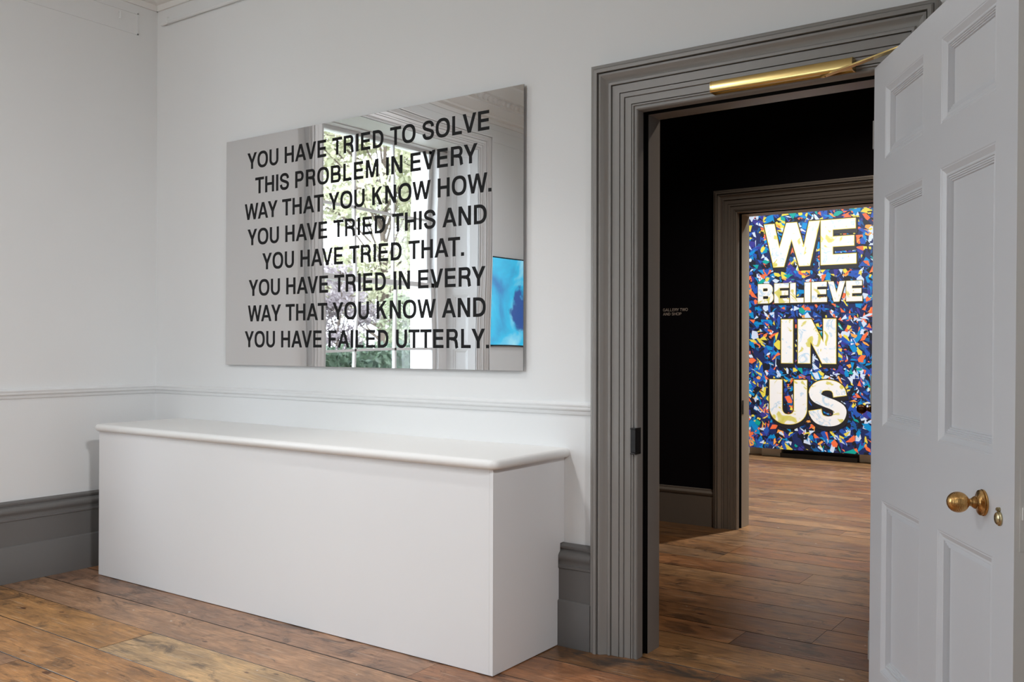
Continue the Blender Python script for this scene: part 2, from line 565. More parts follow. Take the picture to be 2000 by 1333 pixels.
def glyph(ch, t, h):
    """list of (outer, hole-or-None) polygons and the body width"""
    w = (ADV[ch] - 2 * SIDE[ch]) / 718.0
    R = lambda x0, x1, y0, y1: ([(x0, y0), (x1, y0), (x1, y1), (x0, y1)], None)
    Q = lambda *p: (list(p), None)
    g = []
    k = t * 1.06
    if ch == 'I':
        w = t * 1.04
        g = [R(0, w, 0, 1)]
    elif ch == 'H':
        g = [R(0, t, 0, 1), R(w - t, w, 0, 1), R(t * .5, w - t * .5, .5 - h * .45, .5 + h * .55)]
    elif ch == 'E':
        g = [R(0, t, 0, 1), R(t * .5, w, 0, h), R(t * .5, w * .94, .51 - h / 2, .51 + h / 2), R(t * .5, w * .98, 1 - h, 1)]
    elif ch == 'F':
        g = [R(0, t, 0, 1), R(t * .5, w * .9, .49 - h / 2, .49 + h / 2), R(t * .5, w, 1 - h, 1)]
    elif ch == 'L':
        g = [R(0, t, 0, 1), R(t * .5, w, 0, h)]
    elif ch == 'T':
        g = [R(w / 2 - t / 2, w / 2 + t / 2, 0, 1), R(0, w, 1 - h, 1)]
    elif ch == 'A':
        c = w / 2
        g = [Q((0, 0), (k, 0), (c + k * .42, 1), (c - k * .52, 1)), Q((w - k, 0), (w, 0), (c + k * .52, 1), (c - k * .42, 1)),
             R(w * .2, w * .8, .22, .22 + h * .95)]
    elif ch == 'V':
        c = w / 2
        g = [Q((c - k * .5, 0), (c + k * .45, 0), (k, 1), (0, 1)), Q((c - k * .45, 0), (c + k * .5, 0), (w, 1), (w - k, 1))]
    elif ch == 'W':
        a, c, b = w * .27, w / 2, w * .73
        s = k * .92
        g = [Q((a - s * .5, 0), (a + s * .45, 0), (s, 1), (0, 1)), Q((a - s * .45, 0), (a + s * .5, 0), (c + s * .45, 1), (c - s * .5, 1)),
             Q((b - s * .5, 0), (b + s * .45, 0), (c + s * .5, 1), (c - s * .45, 1)), Q((b - s * .45, 0), (b + s * .5, 0), (w, 1), (w - s, 1))]
    elif ch == 'Y':
        c = w / 2
        g = [Q((c - t / 2, .36), (c + t / 2, .40), (k * 1.1, 1), (0, 1)), Q((c - t / 2, .40), (c + t / 2, .36), (w, 1), (w - k * 1.1, 1)),
             R(c - t / 2, c + t / 2, 0, .43)]
    elif ch == 'M':
        c = w / 2
        g = [R(0, t * .95, 0, 1), R(w - t * .95, w, 0, 1), Q((c - k * .48, 0), (c + k * .40, 0), (t * 1.28, 1), (t * .3, 1)),
             Q((c - k * .40, 0), (c + k * .48, 0), (w - t * .3, 1), (w - t * 1.28, 1))]
    elif ch == 'N':
        g = [R(0, t, 0, 1), R(w - t, w, 0, 1), Q((w - t * 1.08, 0), (w - t * .2, 0), (w - t * .2, .06), (t * 1.08, 1), (t * .2, 1), (t * .2, .94))]
    elif ch == 'K':
        g = [R(0, t, 0, 1), Q((t * .6, .30), (t * .6, .30 + h * 1.6), (w * .70, 1), (w * .97, 1)),
             Q((w * .30, .57), (w * .50, .70), (w, 0), (w * .70, 0))]
    elif ch == 'O':
        g = [(sell(w / 2, .5, w / 2, .515, 0, 2 * PI, 44)[:-1], sell(w / 2, .5, w / 2 - t, .515 - h, 0, 2 * PI, 36)[:-1])]
    elif ch == 'D':
        g = [bowl(0, w, 0, 1, t, h, e=2.3)]
    elif ch == 'P':
        g = [bowl(0, w, .37, 1, t, h), R(0, t, 0, .5)]
    elif ch == 'R':
        g = [bowl(0, w * .97, .42, 1, t, h * .95), R(0, t, 0, .5),
             (stroke(catmull([(w * .40, .475), (w * .62, .465), (w * .79, .39), (w * .855, .22), (w * .87, .10), (w * .91, 0)], 6), t, h * .95), None)]
    elif ch == 'B':
        g = [bowl(0, w * .96, .5 - h * .42, 1, t, h * .95), bowl(0, w, 0, .5 + h * .42, t, h * .95)]
    elif ch == 'U':
        p = [(t / 2, 1), (t / 2, .62)] + sell(w / 2, .36, w / 2 - t / 2, .36 - h / 2 + .012, PI, 2 * PI, 26, 2.1) + [(w - t / 2, .62), (w - t / 2, 1)]
        g = [(stroke(p, t, h), None)]
    elif ch == 'S':
        X = lambda x: t / 2 + x * (w - t)
        Yf = lambda y: h / 2 - .013 + y * (1.026 - h)
        pts = [(.985, .70), (.93, .85), (.76, .965), (.5, 1), (.22, .965), (.05, .86), (.02, .74), (.12, .625), (.42, .535), (.74, .455),
               (.95, .36), (.985, .25), (.91, .11), (.74, .025), (.5, 0), (.22, .035), (.06, .15), (.0, .30)]
        g = [(stroke(catmull([(X(x), Yf(y)) for x, y in pts], 4), t, h * 1.02), None)]
    elif ch == 'G':
        p = sell(w / 2, .5, w / 2 - t / 2, .515 - h / 2, .30 * PI * .62, 1.80 * PI, 40, 2.25)
        g = [(stroke(p, t, h), None), R(w * .54, w, .40, .40 + h * .95), R(w - t * .72, w, .0, .5)]
    return g, w


def grow(poly, d):
    """offset a simple polygon outwards by d with mitred corners"""
    if d == 0:
        return poly
    n = len(poly)
    area = sum(poly[i][0] * poly[(i + 1) % n][1] - poly[(i + 1) % n][0] * poly[i][1] for i in range(n))
    s = 1 if area > 0 else -1
    out = []
    for i in range(n):
        (ax, ay), (bx, by), (cx, cy) = poly[i - 1], poly[i], poly[(i + 1) % n]
        e1 = Vector((bx - ax, by - ay)); e2 = Vector((cx - bx, cy - by))
        if e1.length < 1e-9 or e2.length < 1e-9:
            out.append((bx, by)); continue
        n1 = Vector((e1.y, -e1.x)).normalized() * s
        n2 = Vector((e2.y, -e2.x)).normalized() * s
        m = n1 + n2
        if m.length < 0.35:
            m = n1 * 1.0
        else:
            m = m / max(0.45, (m.length_squared / 2))
        out.append((bx + m.x * d, by + m.y * d))
    return out


def layout(text, t, h, track=0.0):
    """glyph polygons of a line of capitals with x offsets, and its total width; cap height 1"""
    x, items = 0.0, []
    last = None
    for ch in text:
        if ch == ' ':
            x += 278 / 718.0
            last = None
            continue
        if ch == '.':
            x += 0.05
            items.append(('.', x, [([(0, 0), (t * 1.02, 0), (t * 1.02, t * .95), (0, t * .95)], None)]))
            x += t * 1.02 + 0.06
            continue
        kern = 0.0
        if last and (last + ch) in ('AV', 'VA', 'AY', 'WA', 'LY', 'RY', 'TT', 'TA', 'AT', 'LT', 'LV'):
            kern = -0.07 if last + ch != 'TT' else 0
        x += kern
        g, w = glyph(ch, t, h)
        sb = SIDE[ch] / 718.0
        items.append((ch, x + sb, g))
        x += sb * 2 + w + track
        last = ch
    x0 = items[0][1]
    last_ch, lx, lg = items[-1]
    x1 = lx + max(p[0] for o, _ in lg for p in o)
    return [(c, a - x0, g) for c, a, g in items], x1 - x0


def put_poly(mb, outer, hole, fn, depth, mat=0):
    """flat polygon at front depth 0 with walls going back by depth; fn(x, z, d) -> point"""
    loops = [outer] + ([hole] if hole else [])
    flat = [p for l in loops for p in l]
    tris = tessellate_polygon([[Vector((p[0], p[1], 0)) for p in l] for l in loops])
    mb.add([fn(p[0], p[1], 0) for p in flat], [tuple(t) for t in tris], mat)
    if depth > 0:
        for l in loops:
            n = len(l)
            vs = [fn(p[0], p[1], 0) for p in l] + [fn(p[0], p[1], depth) for p in l]
            mb.add(vs, [(i, (i + 1) % n, n + (i + 1) % n, n + i) for i in range(n)], mat)


def text_line(text, x0, x1, z0, z1, y, t, h, depth, name, mat, parent, loc, track=0.0):
    items, w = layout(text, t, h, track)
    sx = (x1 - x0) / w
    i = 0
    for word in text.split():               # one mesh for each word
        mb = MB()
        for ch, ox, g in items[i:i + len(word)]:
            for n, (o, hole) in enumerate(g):
                put_poly(mb, o, hole, lambda a, b, d, ox=ox, n=n: (x0 + (ox + a) * sx - loc[0], y + d - n * .00004 - loc[1],
                                                                  z0 + b * (z1 - z0) - loc[2]), depth)
        i += len(word)
        mb.build(name, mat, parent, normals=False)


# ------------------------------------------------------------------ room shell
CEIL = 3.76
X1, Y0 = 6.7, -5.6          # right and front limits of the near room
TW = 0.182                   # thickness of the wall with the first doorway
D1 = dict(xl=3.186, xr=4.5538, zt=2.4918, in_=0.206)
Y2, T2 = 2.835, 0.22
D2 = dict(xl=2.5365, xr=3.86, zt=2.4189, in_=0.165)
Y3 = 7.45


def wall_with_hole(name, mats, axis, pos, thick, a0, a1, z1, hole, label):
    """axis 'y': wall in the plane y=pos (thickness towards +thick), spanning a0..a1 in x; hole=(h0,h1,zb,zt)"""
    mb = MB()
    h0, h1, zb, zt = hole
    def bx(p, q, r, s):
        if p >= q or r >= s:
            return
        lo, hi = min(pos, pos + thick), max(pos, pos + thick)
        if axis == 'y':
            mb.box(p, q, lo, hi, r, s)
        else:
            mb.box(lo, hi, p, q, r, s)
    bx(a0, h0, 0, z1)
    bx(h1, a1, 0, z1)
    bx(h0, h1, zt, z1)
    bx(h0, h1, 0, zb)
    # faces looking into the far side get the second paint
    o = mb.build(name, mats)
    if len(mats) > 1:
        for p in o.data.polygons:
            if p.normal.y > 0.5:
                p.material_index = 1
    return tag(o, label, 'wall', kind='structure')


i1 = D1['in_']
wall_with_hole('wall_back', [M['wall'], M['navy']], 'y', 0.0, TW, -0.01, X1, CEIL,
               (D1['xl'] + 0.19, D1['xr'] - 0.19, -1, D1['zt'] - 0.19), 'white wall carrying the mirror artwork and the grey framed doorway')
i2 = D2['in_']
wall_with_hole('wall_middle', [M['navy'], M['cream']], 'y', Y2, T2, -0.01, X1, CEIL,
               (D2['xl'] + 0.15, D2['xr'] - 0.15, -1, D2['zt'] - 0.15), 'near black navy wall seen through the first doorway')
# left wall with the tall sash window, splayed shutters
WY0, WY1, WZ0, WZ1 = -3.33, -1.45, 0.55, 3.10
wall_with_hole('wall_left', [M['wall']], 'x', -0.34, 0.34, Y0 - 0.3, 0.0, CEIL, (WY0, WY1, WZ0, WZ1),
               'white wall at left with the window outside the picture')
o = MB(); o.box(-0.6, 0.0, TW, 8.0, 0, CEIL)
tag(o.build('wall_left_far', [M['navy']]), 'dark wall on the left of the middle room', 'wall', kind='structure')
o = MB(); o.box(X1, X1 + 0.2, Y0 - 0.3, 0.0 + TW, 0, CEIL)
tag(o.build('wall_right', [M['wall']]), 'white wall on the right of the near room', 'wall', kind='structure')
o = MB(); o.box(X1, X1 + 0.2, TW, Y2, 0, CEIL)
tag(o.build('wall_right_middle', [M['navy']]), 'dark wall on the right of the middle room', 'wall', kind='structure')
o = MB(); o.box(X1, X1 + 0.2, Y2, 8.0, 0, CEIL)
tag(o.build('wall_right_far', [M['cream']]), 'cream wall on the right of the far gallery', 'wall', kind='structure')
mb = MB()
for p_, q_, r_, s_ in ((0, 1.45, 0, CEIL), (2.95, X1, 0, CEIL), (1.45, 2.95, 0, WZ0), (1.45, 2.95, WZ1, CEIL)):
    mb.box(p_, q_, Y0 - .34, Y0, r_, s_)
tag(mb.build('wall_front', [M['wall']]), 'white wall behind the camera', 'wall', kind='structure')
o = MB(); o.box(-0.2, X1 + 0.2, Y3, Y3 + 0.3, 0, CEIL)
tag(o.build('wall_far', [M['cream']]), 'cream end wall of the far gallery behind the banner', 'wall', kind='structure')
o = MB(); o.box(-0.34, X1 + 0.2, Y0 - 0.34, 8.0, CEIL, CEIL + 0.15)
tag(o.build('ceiling', [M['ceiling']]), 'white plaster ceiling', 'ceiling', kind='structure')

# floor: individual boards running along x, a dark void under the joints
mb = MB()
tones, shifts = [], []
PAL = [(0.262, 0.148, 0.072), (0.300, 0.185, 0.095), (0.215, 0.120, 0.060), (0.330, 0.205, 0.105), (0.235, 0.150, 0.088), (0.280, 0.140, 0.062)]
edges = [-5.95, -5.68, -5.42, -5.15, -4.89, -4.62, -4.36, -4.1, -3.83, -3.57, -3.3, -3.04, -2.79, -2.53, -2.27, -2.01, -1.755,
         -1.498, -1.241, -0.966, -0.727, -0.475, -0.215, 0.03, 0.205, 0.405, 0.62, 0.86, 1.11, 1.36, 1.6, 1.86, 2.1, 2.36, 2.6, 2.84, 3.06]
while edges[-1] < 8.0:
    edges.append(edges[-1] + random.uniform(0.17, 0.25))
rb = random.Random(31)
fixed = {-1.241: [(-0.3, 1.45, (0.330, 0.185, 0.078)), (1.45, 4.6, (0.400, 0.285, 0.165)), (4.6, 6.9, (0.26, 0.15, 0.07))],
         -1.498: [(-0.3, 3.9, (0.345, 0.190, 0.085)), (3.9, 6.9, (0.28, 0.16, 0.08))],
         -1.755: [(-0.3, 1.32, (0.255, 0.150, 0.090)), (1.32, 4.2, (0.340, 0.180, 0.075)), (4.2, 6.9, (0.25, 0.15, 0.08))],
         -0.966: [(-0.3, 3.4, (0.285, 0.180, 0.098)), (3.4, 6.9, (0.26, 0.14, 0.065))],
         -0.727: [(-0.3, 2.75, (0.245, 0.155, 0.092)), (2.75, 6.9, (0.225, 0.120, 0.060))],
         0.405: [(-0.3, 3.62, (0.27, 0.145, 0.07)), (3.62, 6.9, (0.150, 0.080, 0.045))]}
for e0, e1 in zip(edges[:-1], edges[1:]):
    if e0 in fixed:
        segs = fixed[e0]
    else:
        segs, x = [], -0.3
        while x < 6.9:
            x2 = min(6.9, x + rb.uniform(1.6, 4.2))
            segs.append((x, x2, rb.choice(PAL)))
            x = x2
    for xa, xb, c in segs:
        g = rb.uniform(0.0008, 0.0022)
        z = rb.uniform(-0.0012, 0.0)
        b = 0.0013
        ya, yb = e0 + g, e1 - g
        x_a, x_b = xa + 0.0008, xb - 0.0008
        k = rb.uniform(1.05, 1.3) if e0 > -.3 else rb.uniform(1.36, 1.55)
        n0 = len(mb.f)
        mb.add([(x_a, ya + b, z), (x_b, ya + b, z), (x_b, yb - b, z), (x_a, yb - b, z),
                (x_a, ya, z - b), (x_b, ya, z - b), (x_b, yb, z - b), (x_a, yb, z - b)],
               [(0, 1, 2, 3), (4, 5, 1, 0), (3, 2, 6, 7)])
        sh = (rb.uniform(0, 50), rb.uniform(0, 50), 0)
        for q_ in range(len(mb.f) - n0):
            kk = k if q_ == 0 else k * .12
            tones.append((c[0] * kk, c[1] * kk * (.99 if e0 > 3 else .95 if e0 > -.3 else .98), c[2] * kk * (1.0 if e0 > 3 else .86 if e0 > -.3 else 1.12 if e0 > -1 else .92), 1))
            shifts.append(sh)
n0 = len(mb.f)
mb.box(-0.34, X1 + 0.2, Y0 - 0.34, 8.0, -0.12, -0.010, 1)
for _ in range(len(mb.f) - n0):
    tones.append((0.02, 0.012, 0.008, 1)); shifts.append((0, 0, 0))
fl = mb.build('floor', [M['floor'], M['black']], normals=False)
a = fl.data.attributes.new('tone', 'FLOAT_COLOR', 'FACE')
for i, c in enumerate(tones):
    a.data[i].color = c
a = fl.data.attributes.new('shift', 'FLOAT_VECTOR', 'FACE')
for i, c in enumerate(shifts):
    a.data[i].vector = c
tag(fl, 'old varnished pine floorboards running through all three rooms', 'floor', kind='structure')

# ------------------------------------------------------------------ mouldings
DADO = [(0, 1.000), (0.006, 1.002), (0.010, 1.010), (0.010, 1.018), (0.016, 1.021), (0.020, 1.028), (0.019, 1.036), (0.022, 1.040),
        (0.022, 1.047), (0.012, 1.054), (0, 1.056)]
SKIRT = [(0, 0), (0.052, 0), (0.052, 0.192), (0.048, 0.198), (0.042, 0.201), (0.042, 0.335), (0.047, 0.338), (0.047, 0.348), (0.041, 0.352),
         (0.040, 0.362), (0.043, 0.371), (0.049, 0.379), (0.050, 0.390), (0.046, 0.399), (0.034, 0.408), (0.024, 0.413), (0.024, 0.419),
         (0.030, 0.421), (0.031, 0.431), (0.022, 0.438), (0, 0.440)]
SK2 = [(0, 0), (0.022, 0), (0.022, 0.215), (0.018, 0.219), (0.018, 0.224), (0.027, 0.229), (0.030, 0.241), (0.025, 0.252), (0.018, 0.256),
       (0.018, 0.268), (0, 0.270)]
CORN = [(0, 3.40), (0.012, 3.40), (0.014, 3.435), (0.05, 3.445), (0.055, 3.462), (0.07, 3.472), (0.10, 3.52), (0.11, 3.53), (0.11, 3.548),
        (0.135, 3.552), (0.155, 3.575), (0.16, 3.60), (0.185, 3.605), (0.19, 3.62), (0.24, 3.66), (0.255, 3.69), (0.28, 3.70),
        (0.285, 3.725), (0.30, 3.73), (0.30, CEIL + 0.01), (0, CEIL + 0.01)]


def trim(name, prof, a, b, out, mat, label, smooth=True):
    m = MB()
    m.run(prof, a, b, out)
    return m, name, mat, label


def trim_build(t):
    m, name, mat, label = t
    return tag(m.build(name, mat, smooth=True), label, 'moulding', kind='structure')


trim_build(trim('trim_1', DADO, (0, 0), (D1['xl'], 0), (0, -1), M['wall'], 'white dado rail along the wall above the bench'))
trim_build(trim('trim_2', DADO, (0, 0), (0, WY1 + 0.17), (1, 0), M['wall'], 'white dado rail along the left wall'))
trim_build(trim('trim_3', DADO, (D1['xr'], 0), (X1, 0), (0, -1), M['wall'], 'white dado rail to the right of the open door'))
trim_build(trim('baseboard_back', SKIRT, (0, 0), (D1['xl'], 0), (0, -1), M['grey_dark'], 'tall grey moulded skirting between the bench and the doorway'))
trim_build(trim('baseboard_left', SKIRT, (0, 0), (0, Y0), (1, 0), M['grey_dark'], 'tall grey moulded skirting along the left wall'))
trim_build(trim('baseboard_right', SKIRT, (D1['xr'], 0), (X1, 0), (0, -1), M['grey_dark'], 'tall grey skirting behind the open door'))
trim_build(trim('baseboard_middle', SK2, (0, Y2), (D2['xl'], Y2), (0, -1), M['grey'], 'grey skirting with a bead under the navy wall'))
trim_build(trim('baseboard_far', SK2, (0, Y3), (X1, Y3), (0, -1), M['cream'], 'cream skirting of the far gallery'))


def cornice(name, a, b, out, label):
    m = MB()
    m.run(CORN, a, b, out)
    A, B = Vector(a), Vector(b)
    L = (B - A).length
    d = (B - A) / L
    o = Vector(out)
    n = int(L / 0.075)
    for i in range(n):                      # egg moulding under the corona
        p = A + d * (i + 0.5) * L / n + o * 0.145
        c = Vector((p.x, p.y, 3.573))
        vs, fs = [], []
        for r, zz in ((0.011, 0.022), (0.024, 0.006), (0.022, -0.012), (0.008, -0.026)):
            for k in range(6):
                t = PI * 2 * k / 6
                q = c + Vector((d.x, d.y, 0)) * (r * math.cos(t)) + Vector((o.x, o.y, 0)) * (r * math.sin(t) + 0.012) + Vector((0, 0, zz))
                vs.append(q)
        for j in range(3):
            for k in range(6):
                fs.append((j * 6 + k, j * 6 + (k + 1) % 6, j * 6 + 6 + (k + 1) % 6, j * 6 + 6 + k))
        m.add(vs, fs)
    return tag(m.build(name, M['ceiling'], smooth=True), label, 'cornice', kind='structure')


cornice('trim_4', (0, 0), (X1, 0), (0, -1), 'white plaster cornice above the mirror wall')
cornice('trim_5', (0, 0), (0, Y0), (1, 0), 'white plaster cornice along the left wall')

# shallow frieze strips under the cornice
m = MB()
m.box(0, 0.004, Y0, -0.135, 3.218, 3.226); m.box(0, 0.004, Y0, -0.135, 3.344, 3.352); m.box(0, 0.004, -0.143, -0.135, 3.218, 3.352)
tag(m.build('trim_6', M['wall']), 'thin raised plaster line under the cornice of the left wall', 'moulding', kind='structure')

# ------------------------------------------------------------------ door surrounds
ARCH = [(0, 0), (0, .046), (.004, .049), (.013, .050), (.015, .0475), (.017, .056), (.022, .060), (.034, .060), (.0345, .018), (.0385, .018), (.039, .051),
        (.048, .052), (.057, .045), (.066, .035), (.0755, .031), (.076, .034), (.080, .0375), (.085, .0375), (.0895, .036), (.090, .012), (.0925, .012),
        (.093, .0285), (.126, .028), (.1265, .010), (.1290, .010), (.1295, .0265), (.1465, .0262), (.148, .016), (.1495, .020), (.1775, .0195), (.178, .004),
        (.1802, .004), (.181, .019), (.1865, .018), (.1890, .011), (.1945, .010), (.196, .016), (.2005, .0165), (.2035, .014), (.206, .009)]


def surround(name, D, y0, thick, width, mats, label, prof=ARCH):
    s = width / 0.206
    P = [(u * s, v * min(1.0, s * 1.05)) for u, v in prof]
    mi = [0] * (len(P) - 1)
    def ad(u, v, k=0):
        P.append((u, v)); mi.append(k)
    w = width
    ad(w, -.035)
    ad(w - .014, -.036, 1); ad(w - .014, -.077, 1); ad(w + .002, -.078, 1)  # recessed strip in the rebate, coloured plain black
    ad(w + .002, -thick, len(mats) - 1 if len(mats) > 2 else 0)  # a third material gives the reveal a lighter tone than the surround
    for u, v in reversed(prof):
        ad(u * s, -thick - v * min(1.0, s * 1.05))
    mb = MB()
    mb.frame3(D['xl'], D['xr'], D['zt'], P, y0, -1, mi)
    return tag(mb.build(name, mats, smooth=True), label, 'door frame', kind='structure')


surround('trim_7', D1, 0.0, TW, 0.206, [M['grey'], M['black']], 'deep grey moulded surround of the near doorway')
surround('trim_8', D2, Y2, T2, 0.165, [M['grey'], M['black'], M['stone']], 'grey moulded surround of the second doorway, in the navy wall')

# ------------------------------------------------------------------ doors
PMOULD = [(0, 0), (.003, .0015), (.006, .001), (.009, .003), (.020, .0095), (.024, .0085), (.027, .0085), (.0285, .0125), (.033, .0105),
          (.0345, .0140), (.0385, .0125), (.040, .0165), (.0440, .0150), (.0455, .0200)]
PANELS = [(a_, b_, c_, d_) for c_, d_ in ((.200, .782), (1.031, 1.813), (1.9395, 2.187)) for a_, b_ in ((.1205, .4715), (.613, .969))]


def door_leaf(parent, mat, width, height, th, scale=1.0):
    mb = MB()
    xs = sorted({0, width} | {p for q in PANELS for p in (q[0] * scale, q[1] * scale)})
    cols = [(0, PANELS[0][0]), (PANELS[0][1], PANELS[1][0]), (PANELS[1][1], width / scale)]
    # stiles and mullions (solid, both faces flush), rails between
    for a, b in ((0, .1205), (.9690, width / scale)):
        mb.box(a * scale, b * scale, 0, th, 0.008, height)
    rails = [(0.008, .200), (.782, 1.031), (1.813, 1.9395), (2.187, height)]
    for a, b in rails:
        mb.box(.1205 * scale, .9690 * scale, 0, th, a, b)
    for a, b in ((.200, .782), (1.031, 1.813), (1.9395, 2.187)):
        mb.box(.4715 * scale, .613 * scale, 0, th, a, b)
    leaf = mb.build('leaf', [mat, M['door_edge']], parent)
    for p_ in leaf.data.polygons:
        if abs(p_.normal.x) > .9 and abs(p_.center.x - width) < .001:
            p_.material_index = 1
    for x0, x1, z0, z1 in PANELS:
        pm = MB()
        pm.frame4(x0 * scale, x1 * scale, z0, z1, PMOULD, lambda x, v, z: (x, v, z), fill=True)
        pm.frame4(x0 * scale, x1 * scale, z0, z1, PMOULD, lambda x, v, z: (x, th - v, z), fill=True)
        pm.build('door_panel', mat, parent, smooth=False)
    return leaf


def knob(parent, s, z, y, sgn, mat):
    """beehive knob on its round rose; sgn = direction of the knob along local y"""
    mb = MB()
    prof = [(0, .0), (0.0, .0335), (.003, .0335), (.0045, .0315), (.0055, .0300), (.0065, .0325), (.0085, .0320), (.0105, .0270), (.0125, .0200),
            (.017, .0165), (.020, .0160), (.0205, .0140), (.022, .0140), (.0225, .0155)]
    mb.lathe(prof, (s, y, z), (0, sgn, 0), 40, cap=False)
    rose = mb.build('rose', mat, parent, smooth=True)
    mb = MB()
    prof = [(.0215, .0150), (.024, .0145), (.027, .0120), (.031, .0098), (.035, .0095), (.037, .0110)]
    for i in range(0, 121):
        t = i / 120
        a = PI * (0.13 + 0.87 * t)
        rr = .0262 * math.sin(a) ** 0.92 if math.sin(a) > 0 else 0
        ring = 0.00028 * math.sin(t * 2 * PI * 20) if .20 < t < .70 else 0
        prof.append((.0385 + .026 - .0265 * math.cos(a) - .0025, max(.0004, rr + ring)))
    prof = [p for i, p in enumerate(prof) if i < 6 or p[0] > .0375]
    mb.lathe(prof, (s, y, z), (0, sgn, 0), 40)
    k = mb.build('door_knob', mat, parent, smooth=True)
    for a in (.35, 2.45, 4.5):
        sc = MB()
        sc.lathe([(0.006, .0035), (.0100, .0034), (.0112, .002), (.0113, .0003)], (s + .0245 * math.cos(a), y, z + .0245 * math.sin(a)), (0, sgn, 0), 12)
        sc.build('screw', mat, rose, smooth=True)
    return k


ANG = math.radians(30.814)
HINGE = Vector((4.3388, -0.06, 0))
nrm = Vector((math.cos(ANG), math.sin(ANG), 0))
TILT = 0.0088
d1 = empty('door_1', HINGE - nrm * 1.3 * TILT, (-TILT, 0, ANG - PI / 2))
d1.rotation_mode = 'XYZ'
tag(d1, 'pale grey white six panel door standing open at right, with a brass knob', 'door', kind='structure')
LW = 1.084
door_leaf(d1, M['door'], LW, 2.284, 0.046)
knob(d1, .915, .907, 0.0, -1, M['brass_old'])
knob(d1, .915, .907, 0.046, 1, M['brass_old'])
# keyhole cover: oval drop with a small pivot
mb = MB()
mb.lathe([(0, .0175), (.003, .018), (.0045, .0165), (.0055, .0150), (.0075, .0145), (.0095, .0110), (.0105, .005), (.0107, .0004)],
         (1.008, 0, .884), (0, -1, 0), 36, sx=0.95)
mb.lathe([(0, .005), (.006, .005), (.0085, .0035), (.009, .0004)], (1.008, 0, .9065), (0, -1, 0), 16)
tag(mb.build('escutcheon', M['brass_pale'], d1, smooth=True), 'oval brass keyhole cover')
mb = MB()
mb.box(LW - .0005, LW + .0012, .012, .034, .820, 1.031)
mb.box(LW + .0012, LW + .008, .016, .030, .895, .925)
mb.build('lock_plate', M['door_edge'], d1, bevel=.0006)
for z in (.25, 1.15, 2.05):
    mb = MB()
    mb.lathe([(0, .007), (.1, .007)], (-.004, .004, z - .05), (0, 0, 1), 14)
    mb.build('hinge', M['grey'], d1, smooth=True)

# second door, folded back behind the first as seen from here; only its knob shows
A2 = math.radians(13)
d2 = empty('door_2', (3.66, Y2 - 0.065, 0), (0, 0, A2 - PI / 2))
tag(d2, 'door of the second doorway, opened into the middle room, mostly hidden, with a dark knob', 'door', kind='structure')
door_leaf(d2, M['grey'], .99, 2.24, .042, .99 / LW)
knob(d2, .90, .955, 0.0, -1, M['bronze'])

# strikes on the left jambs
JX = D1['xl'] + .206
mb = MB()
mb.box(JX - .004, JX + .0015, -.020, .016, .852, .962)
mb.box(JX - .022, JX + .001, -.034, -.002, .860, .956)
mb.box(JX - .023, JX + .002, -.036, .016, .955, .962)
mb.box(JX - .023, JX + .002, -.036, .016, .852, .859)
tag(mb.build('latch_keeper', M['iron'], bevel=.0015), 'black iron latch keeper on the left side of the near doorway', 'latch keeper')
JX2 = D2['xl'] + .165
mb = MB()
mb.box(JX2 - .002, JX2 + .004, Y2 + .085, Y2 + .115, .815, .915)
mb.box(JX2 + .0035, JX2 + .0045, Y2 + .092, Y2 + .108, .845, .885)
tag(mb.build('strike_plate', M['iron'], bevel=.001), 'small dark strike plate on the left side of the second doorway', 'strike plate')

# brass door closer: slide channel on the head of the surround, arm to the leaf
cl = empty('door_closer', (4.0, -0.02, 2.292))
tag(cl, 'brass door closer with slide arm on the head of the near doorway', 'door closer')
mb = MB()
prof = [(0, 0), (.008, 0), (.008, .006), (.034, .006), (.034, 0), (.047, 0), (.051, .004), (.052, .012), (.052, .034), (.049, .041), (.043, .044), (0, .044)]
mb.run(prof, (-.262, 0), (.270, 0), (0, -1))
mb.build('channel', M['brass'], cl, smooth=True)
for xx in (-.265, .269):
    mb = MB()
    mb.run([(0, -.001), (.047, -.001), (.052, .004), (.0535, .012), (.0535, .034), (.050, .042), (.043, .0455), (0, .0455)], (xx, 0), (xx + .004, 0), (0, -1))
    mb.build('end_cap', M['brass'], cl, smooth=True)
mb = MB()
A, B = Vector((.165, -.021, -.004)), Vector((.50, -.185, .010))
dd = (B - A).normalized()
w = Vector((0, 0, 1)).cross(dd)  .normalized() * .012
vs = []
for p, k in ((A - dd * .012, .5), (A, 1), (B, 1), (B + dd * .012, .5)):
    for sgn in (-1, 1):
        for zz in (0, .006):
            vs.append(p + w * sgn * k + Vector((0, 0, zz)))
fs = []
for i in range(3):
    b = 4 * i
    fs += [(b, b + 4, b + 5, b + 1), (b + 2, b + 3, b + 7, b + 6), (b + 1, b + 5, b + 7, b + 3), (b, b + 2, b + 6, b + 4)]
fs += [(0, 1, 3, 2), (12, 14, 15, 13)]
mb.add(vs, fs)
mb.lathe([(-.002, .007), (.010, .007)], A, (0, 0, 1), 14)
mb.build('arm', M['brass'], cl, bevel=.001)
mb = MB()
mb.box(.47, .53, -.215, -.165, -.10, .004)
mb.build('pivot_body', M['brass'], cl, bevel=.003)

